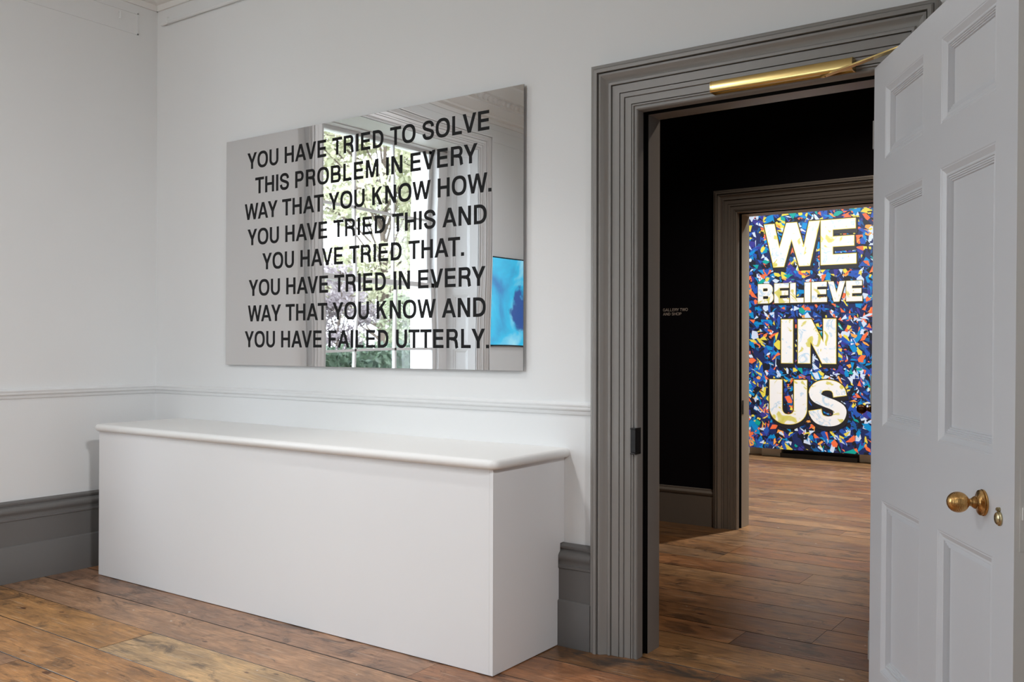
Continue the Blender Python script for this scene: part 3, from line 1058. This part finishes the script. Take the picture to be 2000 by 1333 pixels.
# ------------------------------------------------------------------ mirror artwork
MX0, MX1, MZ0, MZ1, MY = 0.7136, 2.8189, 1.1887, 2.4856, -0.020
ma = empty('mirror_artwork', (MX0, 0, MZ0))
tag(ma, 'large mirror polished steel panel with eight lines of black capitals above the white bench', 'artwork')
nx, nz = 40, 24
mb = MB()
mb.box(0, MX1 - MX0, MY, MY + .004, 0, MZ1 - MZ0)
pan = mb.build('mirror_panel', [M['mirror'], M['steel_edge']], ma)
for p in pan.data.polygons:
    p.material_index = 0 if p.normal.y < -0.5 else 1
mb = MB()
mb.box(.10, MX1 - MX0 - .10, MY + .004, -.0005, .12, MZ1 - MZ0 - .12)
mb.build('backing_frame', M['steel_edge'], ma)
LINES = [('YOU HAVE TRIED TO SOLVE', .902, 2.625, 2.306), ('THIS PROBLEM IN EVERY', .971, 2.556, 2.1605), ('WAY THAT YOU KNOW HOW.', .881, 2.638, 2.017),
         ('YOU HAVE TRIED THIS AND', .906, 2.611, 1.8705), ('YOU HAVE TRIED THAT.', 1.034, 2.478, 1.7275), ('YOU HAVE TRIED IN EVERY', .918, 2.605, 1.5815),
         ('WAY THAT YOU KNOW AND', .912, 2.607, 1.4365), ('YOU HAVE FAILED UTTERLY.', .885, 2.627, 1.290)]
for txt, xa, xb, zb in LINES:
    text_line(txt, xa, xb, zb, zb + .0915, MY - .0006, .192, .168, .0005, 'word', M['vinyl'], ma, (MX0, 0, MZ0))

# ------------------------------------------------------------------ bench
BX0, BX1, BY, BZ = .2562, 3.0275, -.5279, .8121
be = empty('bench', ((BX0 + BX1) / 2, BY / 2, 0))
ox, oy = (BX0 + BX1) / 2, BY / 2
tag(be, 'long white boxed bench with a rounded top, standing under the mirror artwork', 'bench')
mb = MB()
mb.box(BX0 - ox, BX1 - .018 - ox, BY - oy, BY + .018 - oy, .003, BZ - .0005)
mb.build('front_panel', M['bench'], be, bevel=.0012)
mb = MB()
sp = [(BY, .003), (-.0535, .003), (-.0535, .195), (-.044, .200), (-.044, .334), (-.049, .338), (-.049, .392), (-.034, .410), (-.033, .441), (-.001, .442), (-.001, BZ - .0005), (BY, BZ - .0005)]
ns = len(sp)
mb.add([(BX1 - .0178 - ox, y - oy, z) for y, z in sp] + [(BX1 - ox, y - oy, z) for y, z in sp],
       [tuple(range(ns)), tuple(range(2 * ns - 1, ns - 1, -1))] + [(i, (i + 1) % ns, ns + (i + 1) % ns, ns + i) for i in range(ns)])
mb.build('side_panel', M['bench'], be, bevel=.0012)
mb = MB()
mb.box(BX0 - ox, BX0 + .018 - ox, BY + .018 - oy, -.0535 - oy, .003, BZ - .001)
mb.build('side_panel', M['bench'], be, bevel=.0012)


def lid_mesh():
    """slab with half-round nosing on the front and both ends"""
    m = MB()
    x0, x1, yf, z0, z1 = BX0 + .004, BX1 + .002, BY - .002, BZ + .0012, BZ + .042
    r = (z1 - z0) / 2
    prof = [(0, z0)] + [(.026 + r * math.sin(PI * i / 12) * .95, z0 + r - r * math.cos(PI * i / 12)) for i in range(13)] + [(0, z1)]
    prof = [(-.02, z0)] + [(.006 + r * .95 * math.sin(PI * i / 14), z0 + r - r * math.cos(PI * i / 14)) for i in range(15)] + [(-.02, z1)]
    ring = []
    R = .012
    for u, z in prof:
        k = [(x0 - u, -.0005), (x0 - u, yf + R)]
        for i in range(1, 6):
            a = PI / 2 * i / 6
            k.append((x0 - u + (R + u) - (R + u) * math.cos(a) if u > -R else x0 - u, (yf - u) + (R + u) - (R + u) * math.sin(a) if u > -R else yf - u))
        k.append((x0 + R, yf - u))
        k.append((x1 - R, yf - u))
        for i in range(1, 6):
            a = PI / 2 * i / 6
            k.append((x1 + u - (R + u) + (R + u) * math.sin(a) if u > -R else x1 + u, (yf - u) + (R + u) - (R + u) * math.cos(a) if u > -R else yf - u))
        k += [(x1 + u, yf + R), (x1 + u, -.0005)]
        if u <= -R:
            q = -u
            k = [(x0 + q, -.0005), (x0 + q, yf + q + .001)] + [(x0 + q, yf + q)] * 5 + [(x0 + q + .001, yf + q), (x1 - q - .001, yf + q)] + [(x1 - q, yf + q)] * 5 + [(x1 - q, yf + q + .001), (x1 - q, -.0005)]
        ring.append([(px - ox, py - oy, z) for px, py in k])
    n = len(ring[0])
    vs = [p for r_ in ring for p in r_]
    fs = []
    for i in range(len(ring) - 1):
        for k in range(n - 1):
            fs.append((i * n + k, i * n + k + 1, (i + 1) * n + k + 1, (i + 1) * n + k))
    fs.append(tuple(range(n)))
    b = (len(ring) - 1) * n
    fs.append(tuple(range(b, b + n)))
    fs.append(tuple(i * n for i in range(len(ring))))
    fs.append(tuple(i * n + n - 1 for i in range(len(ring))))
    m.add(vs, fs)
    return m


ld = lid_mesh().build('lid', M['lid'], be, smooth=True)
bmx = bmesh.new(); bmx.from_mesh(ld.data)
bmesh.ops.remove_doubles(bmx, verts=bmx.verts, dist=1e-5)
bmesh.ops.recalc_face_normals(bmx, faces=bmx.faces)
bmx.to_mesh(ld.data); bmx.free()
ld.data.set_sharp_from_angle(angle=math.radians(50))

# ------------------------------------------------------------------ wall sign in the middle room
SGX0, SGX1, SGZ0, SGZ1 = 2.122, 2.321, 1.5630, 1.5850
SGX2, SGX3, SGZ2, SGZ3 = 2.122, 2.271, 1.5325, 1.5535
sg = empty('wall_sign', (2.09, Y2, 1.53))
tag(sg, 'small pale lettering reading GALLERY TWO AND SHOP on the navy wall', 'sign')
text_line('GALLERY TWO', SGX0, SGX1, SGZ0, SGZ1, Y2 - .0010, .16, .15, .0008, 'word', M['vinyl_grey'], sg, (2.09, Y2, 1.53))
text_line('AND SHOP', SGX2, SGX3, SGZ2, SGZ3, Y2 - .0010, .16, .15, .0008, 'word', M['vinyl_grey'], sg, (2.09, Y2, 1.53))

# ------------------------------------------------------------------ picture rail
mb = MB()
mb.tube([(0.066, -.016, 3.305), (D1['xr'] + 1.6, -.016, 3.305)], .0095, 12)
for i in range(9):
    mb.box(.12 + i * .7, .132 + i * .7, -.014, 0, 3.298, 3.312)
pr = tag(mb.build('picture_rail', M['wall'], smooth=True), 'thin white hanging rail along the mirror wall near the cornice', 'picture rail')


def hook(name, x, y, z, out, label):
    m = MB()
    o = Vector(out)
    pts = [Vector((x, y, z + .022)) + o * .002, Vector((x, y, z + .02)) + o * .014, Vector((x, y, z)) + o * .018, Vector((x, y, z - .016)) + o * .014,
           Vector((x, y, z - .014)) + o * .002]
    m.tube(pts, .004, 8)
    return tag(m.build(name, M['wall'], smooth=True), label, 'hook')


hook('picture_hook', .156, -.026, 3.305, (0, -1, 0), 'small white hook clipped on the hanging rail near the corner')
hook('wall_hook', 0, -.264, 3.303, (1, 0, 0), 'small white hook on the left wall near the corner')


# ------------------------------------------------------------------ banner in the far gallery
def chip_material():
    return attr_mat('printed_fabric', .55)


M['print'] = chip_material()
BNX0, BNX1, BNZ0, BNZ1, BNY = 1.120, 2.590, .108, 2.862, 7.15
bn = empty('banner', (BNX0, BNY, BNZ0))
tag(bn, 'tall bright patterned panel reading WE BELIEVE IN US in the far gallery', 'artwork')
PALB = [(lin(22, 26, 40), 32), (lin(36, 84, 178), 20), (lin(0, 138, 205), 16), (lin(58, 56, 145), 9), (lin(238, 112, 66), 12), (lin(226, 212, 76), 12),
        (lin(205, 222, 245), 12), (lin(20, 90, 150), 8), (lin(245, 165, 75), 4), (lin(0, 160, 150), 2)]
bag = [c for c, n in PALB for _ in range(n)]
rc = random.Random(5)
W_, H_ = BNX1 - BNX0, BNZ1 - BNZ0


def clip(poly, x0, x1, z0, z1):
    for ax, lim, s in ((0, x0, 1), (0, x1, -1), (1, z0, 1), (1, z1, -1)):
        out = []
        for i in range(len(poly)):
            a, b = poly[i - 1], poly[i]
            ia, ib = s * (a[ax] - lim) >= 0, s * (b[ax] - lim) >= 0
            if ia != ib:
                t = (lim - a[ax]) / (b[ax] - a[ax])
                out.append((a[0] + (b[0] - a[0]) * t, a[1] + (b[1] - a[1]) * t))
            if ib:
                out.append(b)
        poly = out
        if len(poly) < 3:
            return []
    return poly


mb = MB()
cols = []
mb.box(0, W_, 0, .02, 0, H_)
cols += [lin(26, 40, 92)] * 6
NCH = 2600
for i in range(NCH):
    big = max(0.0, 1 - i / 500)
    L = rc.uniform(.03, .095) + big * rc.uniform(.03, .13)
    asp = rc.uniform(.16, .75)
    th = rc.uniform(0, PI) if rc.random() < .55 else rc.gauss(2.3, .5)
    n = rc.choice((3, 3, 4, 4, 5))
    cx, cz = rc.uniform(-.02, W_ + .02), rc.uniform(-.02, H_ + .02)
    ph = rc.uniform(0, 6.28)
    poly = []
    for k in range(n):
        t = ph + 2 * PI * (k + rc.uniform(-.28, .28)) / n
        r = rc.uniform(.7, 1.1)
        px, pz = L * r * math.cos(t) * .8, L * asp * r * math.sin(t) * .8
        poly.append((cx + px * math.cos(th) - pz * math.sin(th), cz + px * math.sin(th) + pz * math.cos(th)))
    poly = clip(poly, 0, W_, 0, H_)
    if not poly:
        continue
    y = -.0002 - i * .000002
    mb.add([(p[0], y, p[1]) for p in poly], [tuple(range(len(poly)))])
    cols.append(rc.choice(bag))
pn = mb.build('panel', M['print'], bn, normals=False)
a = pn.data.attributes.new('tone', 'FLOAT_COLOR', 'FACE')
for i, c in enumerate(cols):
    a.data[i].color = c


def marble_mat():
    m, nt, p = principled('marbled_white_print', (.85, .86, .88), .55)
    tc = nt.nodes.new('ShaderNodeTexCoord')
    n = nt.nodes.new('ShaderNodeTexNoise')
    n.inputs['Scale'].default_value = 5.5
    n.inputs['Detail'].default_value = 3
    n.inputs['Distortion'].default_value = 1.4
    nt.links.new(tc.outputs['Object'], n.inputs['Vector'])
    r = nt.nodes.new('ShaderNodeValToRGB')
    r.color_ramp.interpolation = 'LINEAR'
    e = r.color_ramp.elements
    e[0].position, e[0].color = 0.28, lin(205, 200, 92)
    e[1].position, e[1].color = 0.37, lin(214, 208, 122)
    for pos, c in ((.40, lin(236, 237, 238)), (.585, lin(236, 238, 241)), (.62, lin(180, 210, 232)), (.67, lin(236, 238, 241))):
        q = e.new(pos); q.color = c
    nt.links.new(n.outputs['Fac'], r.inputs[0])
    nt.links.new(r.outputs[0], p.inputs['Base Color'])
    return m


M['marble'] = marble_mat()
M['print_yellow'] = paint('yellow_print', lin(226, 206, 60)[:3], .55, 0, 50, .03)
M['print_black'] = paint('black_print', lin(24, 25, 32)[:3], .55, 0, 50, .05)


def banner_word(text, boxes, zb, zt, t, h):
    """each letter in its own x range; black drop below, yellow keyline, marbled face"""
    face, key, drop = MB(), MB(), MB()
    H = zt - zb
    for ch, (xa, xb) in zip(text, boxes):
        g, w = glyph(ch, t * H / max(H, 1e-6), h)
        sx = (xb - xa) / w
        def fn(y, dx, dz):
            return lambda a, b, d: (a - BNX0 + dx, y + d, b - BNZ0 + dz)
        for n, (o, hole) in enumerate(g):
            e = -n * .00008
            P = [(xa + p[0] * sx, zb + p[1] * H) for p in o]
            Q = [(xa + p[0] * sx, zb + p[1] * H) for p in hole] if hole else None
            k = H * .014
            put_poly(face, grow(P, -k * .4), grow(Q, k * .4) if Q else None, fn(-.0094 + e, 0, 0), .0004)
            put_poly(key, grow(P, k * .45), grow(Q, -k * .45) if Q else None, fn(-.0086 + e, 0, 0), .0004)
            for q in range(4):
                put_poly(drop, grow(P, k * 1.9), grow(Q, -k * 1.9) if Q else None, fn(-.0076 + q * .0003 + e * .5, H * .018 * q / 3, -H * .075 * q / 3), .0001)
    d = drop.build('letter_shadow', M['print_black'], bn, normals=False)
    key.build('letter_outline', M['print_yellow'], d, normals=False)
    face.build('lettering', M['marble'], d, normals=False)


banner_word('WE', [(1.331, 1.985), (1.994, 2.386)], 2.233, 2.742, .25, .225)
bw, bx = [], 1.258
for ch, wd in zip('BELIEVE', (.187, .176, .158, .070, .176, .190, .176)):
    bw.append((bx, bx + wd)); bx += wd + .010
kx = (2.451 - 1.258) / (bx - .010 - 1.258)
bw = [(1.258 + (p - 1.258) * kx, 1.258 + (q - 1.258) * kx) for p, q in bw]
banner_word('BELIEVE', bw, 1.812, 2.042, .27, .24)
banner_word('IN', [(1.538, 1.677), (1.733, 2.166)], 1.112, 1.621, .27, .23)
banner_word('US', [(1.400, 1.839), (1.856, 2.287)], .408, .920, .28, .225)
for xx in (.25, W_ - .25):
    mb = MB()
    mb.tube([(xx, .01, H_ - .01), (xx, .01, CEIL - BNZ0)], .002, 8)
    mb.build('suspension_cable', M['steel_edge'], bn)

# chimneypiece behind the banner: only its feet and the black hearth show below
fp = empty('fireplace', (1.93, Y3, 0))
tag(fp, 'white chimneypiece with black hearth, showing below the bright banner', 'fireplace')
fy = Y3
for xa, xb in ((1.245, 1.485), (2.375, 2.615)):
    mb = MB()
    mb.box(xa - 1.93, xb - 1.93, 7.31 - fy, 0, 0, .16)
    mb.box(xa + .015 - 1.93, xb - .015 - 1.93, 7.325 - fy, 0, .16, 1.08)
    mb.build('pilaster', M['cream'], fp, bevel=.004)
mb = MB(); mb.box(1.20 - 1.93, 2.66 - 1.93, 7.27 - fy, 0, 1.08, 1.14); mb.box(1.245 - 1.93, 2.615 - 1.93, 7.32 - fy, 0, .92, 1.08)
mb.build('mantelshelf', M['cream'], fp, bevel=.004)
mb = MB(); mb.box(1.490 - 1.93, 2.370 - 1.93, 7.245 - fy, 0, 0, .055)
mb.build('hearth', M['iron'], fp, bevel=.003)
mb = MB(); mb.box(1.487 - 1.93, 2.373 - 1.93, 7.38 - fy, 0, .055, .92)
mb.build('fireback', M['iron'], fp)


# ------------------------------------------------------------------ left window, seen only in the mirror
def window(name, label, fn, w0, w1, z0, z1, depth, architrave, shutters=True):
    """fn(a, d, z): a along the wall, d out of the room; opening w0..w1, sash set back by depth"""
    root = empty(name, (0, 0, 0))
    tag(root, label, 'window', kind='structure')

    def bx(mb, a0, a1, d0, d1_, z0_, z1_):
        mb.add([fn(a, d, z) for z in (z0_, z1_) for d in (d0, d1_) for a in (a0, a1)],
               [(0, 2, 3, 1), (4, 5, 7, 6), (0, 1, 5, 4), (2, 6, 7, 3), (0, 4, 6, 2), (1, 3, 7, 5)])
    s0, s1 = w0 + .15, w1 - .15                     # sash is narrower than the splayed opening
    st, sb = z1 + .03, z0 + .06
    mb = MB()
    bx(mb, s0 - .12, s0 + .05, depth - .03, depth + .09, sb - .02, st)
    bx(mb, s1 - .05, s1 + .12, depth - .03, depth + .09, sb - .02, st)
    bx(mb, s0 - .12, s1 + .12, depth - .03, depth + .09, st - .042, st + .09)
    bx(mb, s0 - .12, s1 + .12, depth - .10, depth + .13, sb - .08, sb)
    fr = mb.build('window_frame', M['door_white'], root, bevel=.003)
    mid = (st - .03 + sb) / 2 + .02
    a0, a1 = s0 + .05, s1 - .05
    for nm, lo, hi, d in (('lower_sash', sb, mid + .022, depth), ('upper_sash', mid - .022, st - .03, depth + .042)):
        mb = MB()
        bx(mb, a0, a0 + .045, d, d + .04, lo, hi); bx(mb, a1 - .045, a1, d, d + .04, lo, hi)
        bx(mb, a0, a1, d, d + .04, lo, lo + .045); bx(mb, a0, a1, d, d + .04, hi - .045, hi)
        sash = mb.build(nm, M['door_white'], root, bevel=.002)
        mb = MB()
        for k in (1, 2):
            x = a0 + (a1 - a0) * k / 3
            bx(mb, x - .011, x + .011, d + .005, d + .034, lo + .04, hi - .04)
        zc = (lo + hi) / 2
        bx(mb, a0 + .04, a1 - .04, d + .005, d + .034, zc - .011, zc + .011)
        mb.build('glazing_bars', M['door_white'], sash)
        mb = MB()
        bx(mb, a0 + .03, a1 - .03, d + .018, d + .021, lo + .03, hi - .03)
        mb.build('pane', M['glass'], sash)
    # sill board, outer stone reveal
    mb = MB()
    bx(mb, w0 - .01, w1 + .01, -.035, depth, z0 - .03, z0 + .014)
    mb.build('window_sill', M['door_white'], root, bevel=.006)
    mb = MB()
    bx(mb, s0 - .3, s0 - .02, depth + .09, depth + .34, z0 - .3, z1 + .3)
    bx(mb, s1 + .02, s1 + .3, depth + .09, depth + .34, z0 - .3, z1 + .3)
    bx(mb, s0 - .3, s1 + .3, depth + .09, depth + .34, z1 + .02, z1 + .3)
    mb.build('outer_reveal', M['stucco'], root)
    # splayed shutter boxes with panels, soffit
    for edge, sash_e, sg in ((w0, s0 - .06, 1), (w1, s1 + .06, -1)):
        mb = MB()
        P = [fn(edge, .005, 0), fn(sash_e, depth - .03, 0)]
        A, B = Vector(P[0]), Vector(P[1])
        dirv = (B - A).normalized()
        L = (B - A).length
        nin = Vector(fn(edge + sg, .005, 0)) - A
        nin = (nin - dirv * nin.dot(dirv)).normalized()
        def g(u, v, z):
            q = A + dirv * u - nin * v
            return (q.x, q.y, z)
        H = [(z0 + .02, z0 + .70), (z0 + .76, z0 + 1.24), (z0 + 1.30, z1 - .04)]
        vs = [g(0, 0, z0), g(L, 0, z0), g(L, 0, z1), g(0, 0, z1), g(0, .03, z0), g(L, .03, z0), g(L, .03, z1), g(0, .03, z1)]
        # face built as stiles and rails round the recessed panels
        def quad(u0, u1, za, zb, v=0):
            mb.add([g(u0, v, za), g(u1, v, za), g(u1, v, zb), g(u0, v, zb)], [(0, 1, 2, 3)])
        m0, m1 = .075, L - .065
        quad(0, m0, z0, z1); quad(m1, L, z0, z1)
        zs = [z0] + [q for h_ in H for q in h_] + [z1]
        for i in range(0, len(zs), 2):
            quad(m0, m1, zs[i], zs[i + 1])
        for za, zb in H:
            mb.frame4(m0, m1, za, zb, [(0, 0), (.008, .006), (.020, .009), (.024, .014), (.034, .016)], g, fill=True)
        mb.build('shutter', M['door_white'], root)
    mb = MB()
    q = [fn(w0, 0, z1), fn(w1, 0, z1), fn(s1 + .08, depth + .02, z1 - .001), fn(s0 - .08, depth + .02, z1 - .001)]
    mb.add(q + [tuple(Vector(p) + Vector((0, 0, .02))) for p in q], [(0, 1, 2, 3), (4, 5, 6, 7), (0, 1, 5, 4), (2, 3, 7, 6)])
    mb.build('soffit', M['door_white'], root)
    # architrave round the opening on the room face
    mb = MB()
    n = len(ARCH)
    wd = .17
    vs = []
    for u, v in ARCH:
        k = wd - u * wd / .206
        vs += [fn(w0 - k, -v, z0 - .03), fn(w0 - k, -v, z1 + k), fn(w1 + k, -v, z1 + k), fn(w1 + k, -v, z0 - .03)]
    fs = []
    for i in range(n - 1):
        for k in range(3):
            fs.append((4 * i + k, 4 * i + k + 1, 4 * i + 5 + k, 4 * i + 4 + k))
    mb.add(vs, fs)
    mb.build('architrave', M['door_white'], root, smooth=True)
    return root


M['door_white'] = paint('white_window_gloss', (0.74, 0.745, 0.75), 0.35, 0.02, 40, 0.015, 0.45)
M['stucco'] = paint('white_stucco', (0.78, 0.78, 0.77), 0.8, 0.15, 30, 0.04, 0.2)
window('window_1', 'tall white sash window with panelled shutters in the left wall, mirrored in the steel panel',
       lambda a, d, z: (-d, a, z), WY0, WY1, WZ0, WZ1, .32, True)
window('window_2', 'tall white sash window in the wall behind the camera',
       lambda a, d, z: (a, Y0 - d, z), 1.45, 2.95, WZ0, WZ1, .32, True)

# blue picture on the left wall beyond the window, seen in the mirror
def blue_mat():
    m, nt, p = principled('blue_ink_painting', (0, .4, .7), .35)
    N, L = nt.nodes.new, nt.links.new
    tc = N('ShaderNodeTexCoord')
    n1 = N('ShaderNodeTexNoise'); n1.inputs['Scale'].default_value = 2.2; n1.inputs['Detail'].default_value = 5; n1.inputs['Distortion'].default_value = .5
    L(tc.outputs['Object'], n1.inputs['Vector'])
    r = N('ShaderNodeValToRGB')
    e = r.color_ramp.elements
    e[0].position, e[0].color = .30, lin(0, 120, 190)
    e[1].position, e[1].color = .72, lin(170, 230, 250)
    q = e.new(.52); q.color = lin(0, 185, 230)
    L(n1.outputs['Fac'], r.inputs[0])
    # dark blot: distance to a point, broken up by noise
    mp = N('ShaderNodeMapping'); mp.inputs['Location'].default_value = (0, .60, -.34)
    mp.inputs['Scale'].default_value = (0, 1.1, 1.0)
    L(tc.outputs['Object'], mp.inputs['Vector'])
    n2 = N('ShaderNodeTexNoise'); n2.inputs['Scale'].default_value = 7; n2.inputs['Detail'].default_value = 4
    L(tc.outputs['Object'], n2.inputs['Vector'])
    ln = N('ShaderNodeVectorMath'); ln.operation = 'LENGTH'
    L(mp.outputs[0], ln.inputs[0])
    ad = N('ShaderNodeMath'); ad.operation = 'MULTIPLY_ADD'
    L(n2.outputs['Fac'], ad.inputs[0]); ad.inputs[1].default_value = .35; L(ln.outputs['Value'], ad.inputs[2])
    r2 = N('ShaderNodeValToRGB')
    r2.color_ramp.elements[0].position, r2.color_ramp.elements[0].color = .36, (1, 1, 1, 1)
    r2.color_ramp.elements[1].position, r2.color_ramp.elements[1].color = .42, (0, 0, 0, 1)
    L(ad.outputs[0], r2.inputs[0])
    mx = N('ShaderNodeMix'); mx.data_type = 'RGBA'
    L(r2.outputs[0], mx.inputs['Factor'])
    L(r.outputs[0], mx.inputs[6]); mx.inputs[7].default_value = lin(0, 70, 150)
    L(mx.outputs[2], p.inputs['Base Color'])
    L(mx.outputs[2], p.inputs['Emission Color'])
    p.inputs['Emission Strength'].default_value = .55
    return m


M['blue'] = blue_mat()
bp_ = empty('lightbox_picture', (0.0, -3.508, 1.275))
tag(bp_, 'bright blue backlit picture reflected at the right edge of the mirror', 'picture')
mb = MB(); mb.box(0.001, .032, -1.0, 0, 0, .895)
mb.build('frame', M['navy'], bp_, bevel=.002)
mb = MB(); mb.box(.0325, .0335, -.985, -.012, .012, .883)
mb.build('picture_face', M['blue'], bp_)

# ------------------------------------------------------------------ garden outside the window
def leaf_mat(name, c0, c1, trans=.35):
    m = bpy.data.materials.new(name)
    m.use_nodes = True
    nt = m.node_tree
    p = nt.nodes['Principled BSDF']
    info = nt.nodes.new('ShaderNodeNewGeometry')
    r = nt.nodes.new('ShaderNodeValToRGB')
    r.color_ramp.elements[0].color, r.color_ramp.elements[1].color = (*c0, 1), (*c1, 1)
    nt.links.new(info.outputs['Random Per Island'], r.inputs[0])
    nt.links.new(r.outputs[0], p.inputs['Base Color'])
    p.inputs['Roughness'].default_value = .55
    tl = nt.nodes.new('ShaderNodeBsdfTranslucent')
    nt.links.new(r.outputs[0], tl.inputs['Color'])
    mx = nt.nodes.new('ShaderNodeMixShader')
    mx.inputs[0].default_value = trans
    nt.links.new(p.outputs[0], mx.inputs[1])
    nt.links.new(tl.outputs[0], mx.inputs[2])
    nt.links.new(mx.outputs[0], nt.nodes['Material Output'].inputs['Surface'])
    return m


M['leaf_pale'] = leaf_mat('autumn_leaves', (.45, .47, .33), (.64, .63, .47))
M['leaf_green'] = leaf_mat('green_leaves', (.24, .30, .20), (.42, .45, .30))
M['leaf_purple'] = leaf_mat('copper_leaves', (.20, .165, .18), (.38, .34, .35))
M['leaf_hedge'] = leaf_mat('hedge_leaves', (.035, .065, .045), (.09, .14, .085), .2)
M['bark'] = paint('bark', (.14, .11, .09), .9, .4, 20, .3, .2)
M['lawn'] = paint('lawn', (.17, .175, .13), .95, .3, 30, .25, .1)
rl = random.Random(77)


def leaves(mb, n, sampler, size):
    for _ in range(n):
        c = Vector(sampler())
        a = Vector((rl.gauss(0, 1), rl.gauss(0, 1), rl.gauss(0, 1))).normalized()
        b = a.orthogonal().normalized()
        b = Matrix.Rotation(rl.uniform(0, 6.28), 3, a) @ b
        w = a.cross(b)
        s = size * rl.uniform(.6, 1.3)
        mb.add([c - b * s, c + w * s * .55, c + b * s, c - w * s * .55], [(0, 1, 2, 3)])


def plant(name, label, cat, loc, h, clumps, mat, n, size, group=None, trunk=.12):
    root = empty(name, loc)
    tag(root, label, cat, group)
    tb = MB()
    tb.tube([(0, 0, -.02), (.05, .03, h * .35), (-.03, .06, h * .7), (0, 0, h)], trunk, 9, r1=trunk * .3)
    for (x, y, z, r) in clumps:
        z0 = max(.3, z - r * 1.2)
        tb.tube([(0.01, .03, z0 * .8), (x * .5, y * .5, z0), (x, y, z)], trunk * .35, 6, r1=.012)
        for _ in range(5):
            q = Vector((rl.gauss(0, 1), rl.gauss(0, 1), rl.gauss(0, .6))) * r * .6
            tb.tube([(x, y, z), (x + q.x * .5, y + q.y * .5, z + q.z * .5 + .05), (x + q.x, y + q.y, z + q.z)], .018, 5, r1=.005)
    tb.build('trunk', M['bark'], root, smooth=True)
    lb = MB()
    def smp():
        x, y, z, r = rl.choice(clumps)
        v = Vector((rl.gauss(0, 1), rl.gauss(0, 1), rl.gauss(0, 1))).normalized() * r * rl.uniform(.2, 1) ** .5
        return (x + v.x, y + v.y, z + v.z * .8)
    leaves(lb, n, smp, size)
    lb.build('foliage', mat, root, normals=False)
    return root


GZ = -.25
o = MB(); o.box(-40, -.95, -45, 6, GZ - .2, GZ); o.box(-.95, 30, -45, Y0 - .95, GZ - .2, GZ)
tag(o.build('lawn', M['lawn']), 'lawn outside the window', 'lawn', kind='structure')
cl = [(rl.uniform(-2.0, 2.0), rl.uniform(-2.0, 2.0), rl.uniform(2.6, 8.2), rl.uniform(.5, .95)) for _ in range(40)]
plant('tree', 'pale yellow green autumn tree filling the upper panes mirrored in the steel panel', 'tree', (-11.3, -14.2, GZ), 6.6, cl, M['leaf_pale'], 22000, .085)
cl = [(rl.uniform(-.55, .55), rl.uniform(-.55, .55), rl.uniform(.6, 3.0), rl.uniform(.3, .45)) for _ in range(16)]
plant('shrub', 'purplish shrub behind the lower left panes mirrored in the steel panel', 'shrub', (-7.4, -8.75, GZ), 2.6, cl, M['leaf_purple'], 5200, .05, trunk=.05)
cl = [(rl.uniform(-.55, .55), rl.uniform(-.6, .6), rl.uniform(.6, 2.5), rl.uniform(.3, .5)) for _ in range(16)]
plant('shrub', 'grey green shrub behind the lower middle panes mirrored in the steel panel', 'shrub', (-7.3, -10.9, GZ), 2.2, cl, M['leaf_green'], 5200, .05, trunk=.05)
cl = [(rl.uniform(-1.2, 1.2), rl.uniform(-1.2, 1.2), rl.uniform(1.2, 3.6), rl.uniform(.4, .7)) for _ in range(14)]
plant('tree', 'loose green tree behind the lower right panes mirrored in the steel panel', 'tree', (-16.5, -20.5, GZ), 3.4, cl, M['leaf_green'], 2600, .10)
hb = MB()
hx0, hx1, hy0, hy1, hz = -5.6, -4.6, -13.0, -4.5, 1.52
leaves(hb, 9000, lambda: (rl.choice((hx1, rl.uniform(hx0, hx1))) + rl.gauss(0, .05), rl.uniform(hy0, hy1), rl.uniform(0, hz) + rl.gauss(0, .03)), .06)
hr = empty('hedge', (0, 0, GZ))
tag(hr, 'clipped dark green hedge along the bottom of the mirrored window', 'hedge')
hb.build('foliage', M['leaf_hedge'], hr, normals=False)
hb = MB(); hb.box(hx0 + .06, hx1 - .06, hy0, hy1, 0, hz - .06)
hb.build('branches', M['leaf_hedge'], hr)
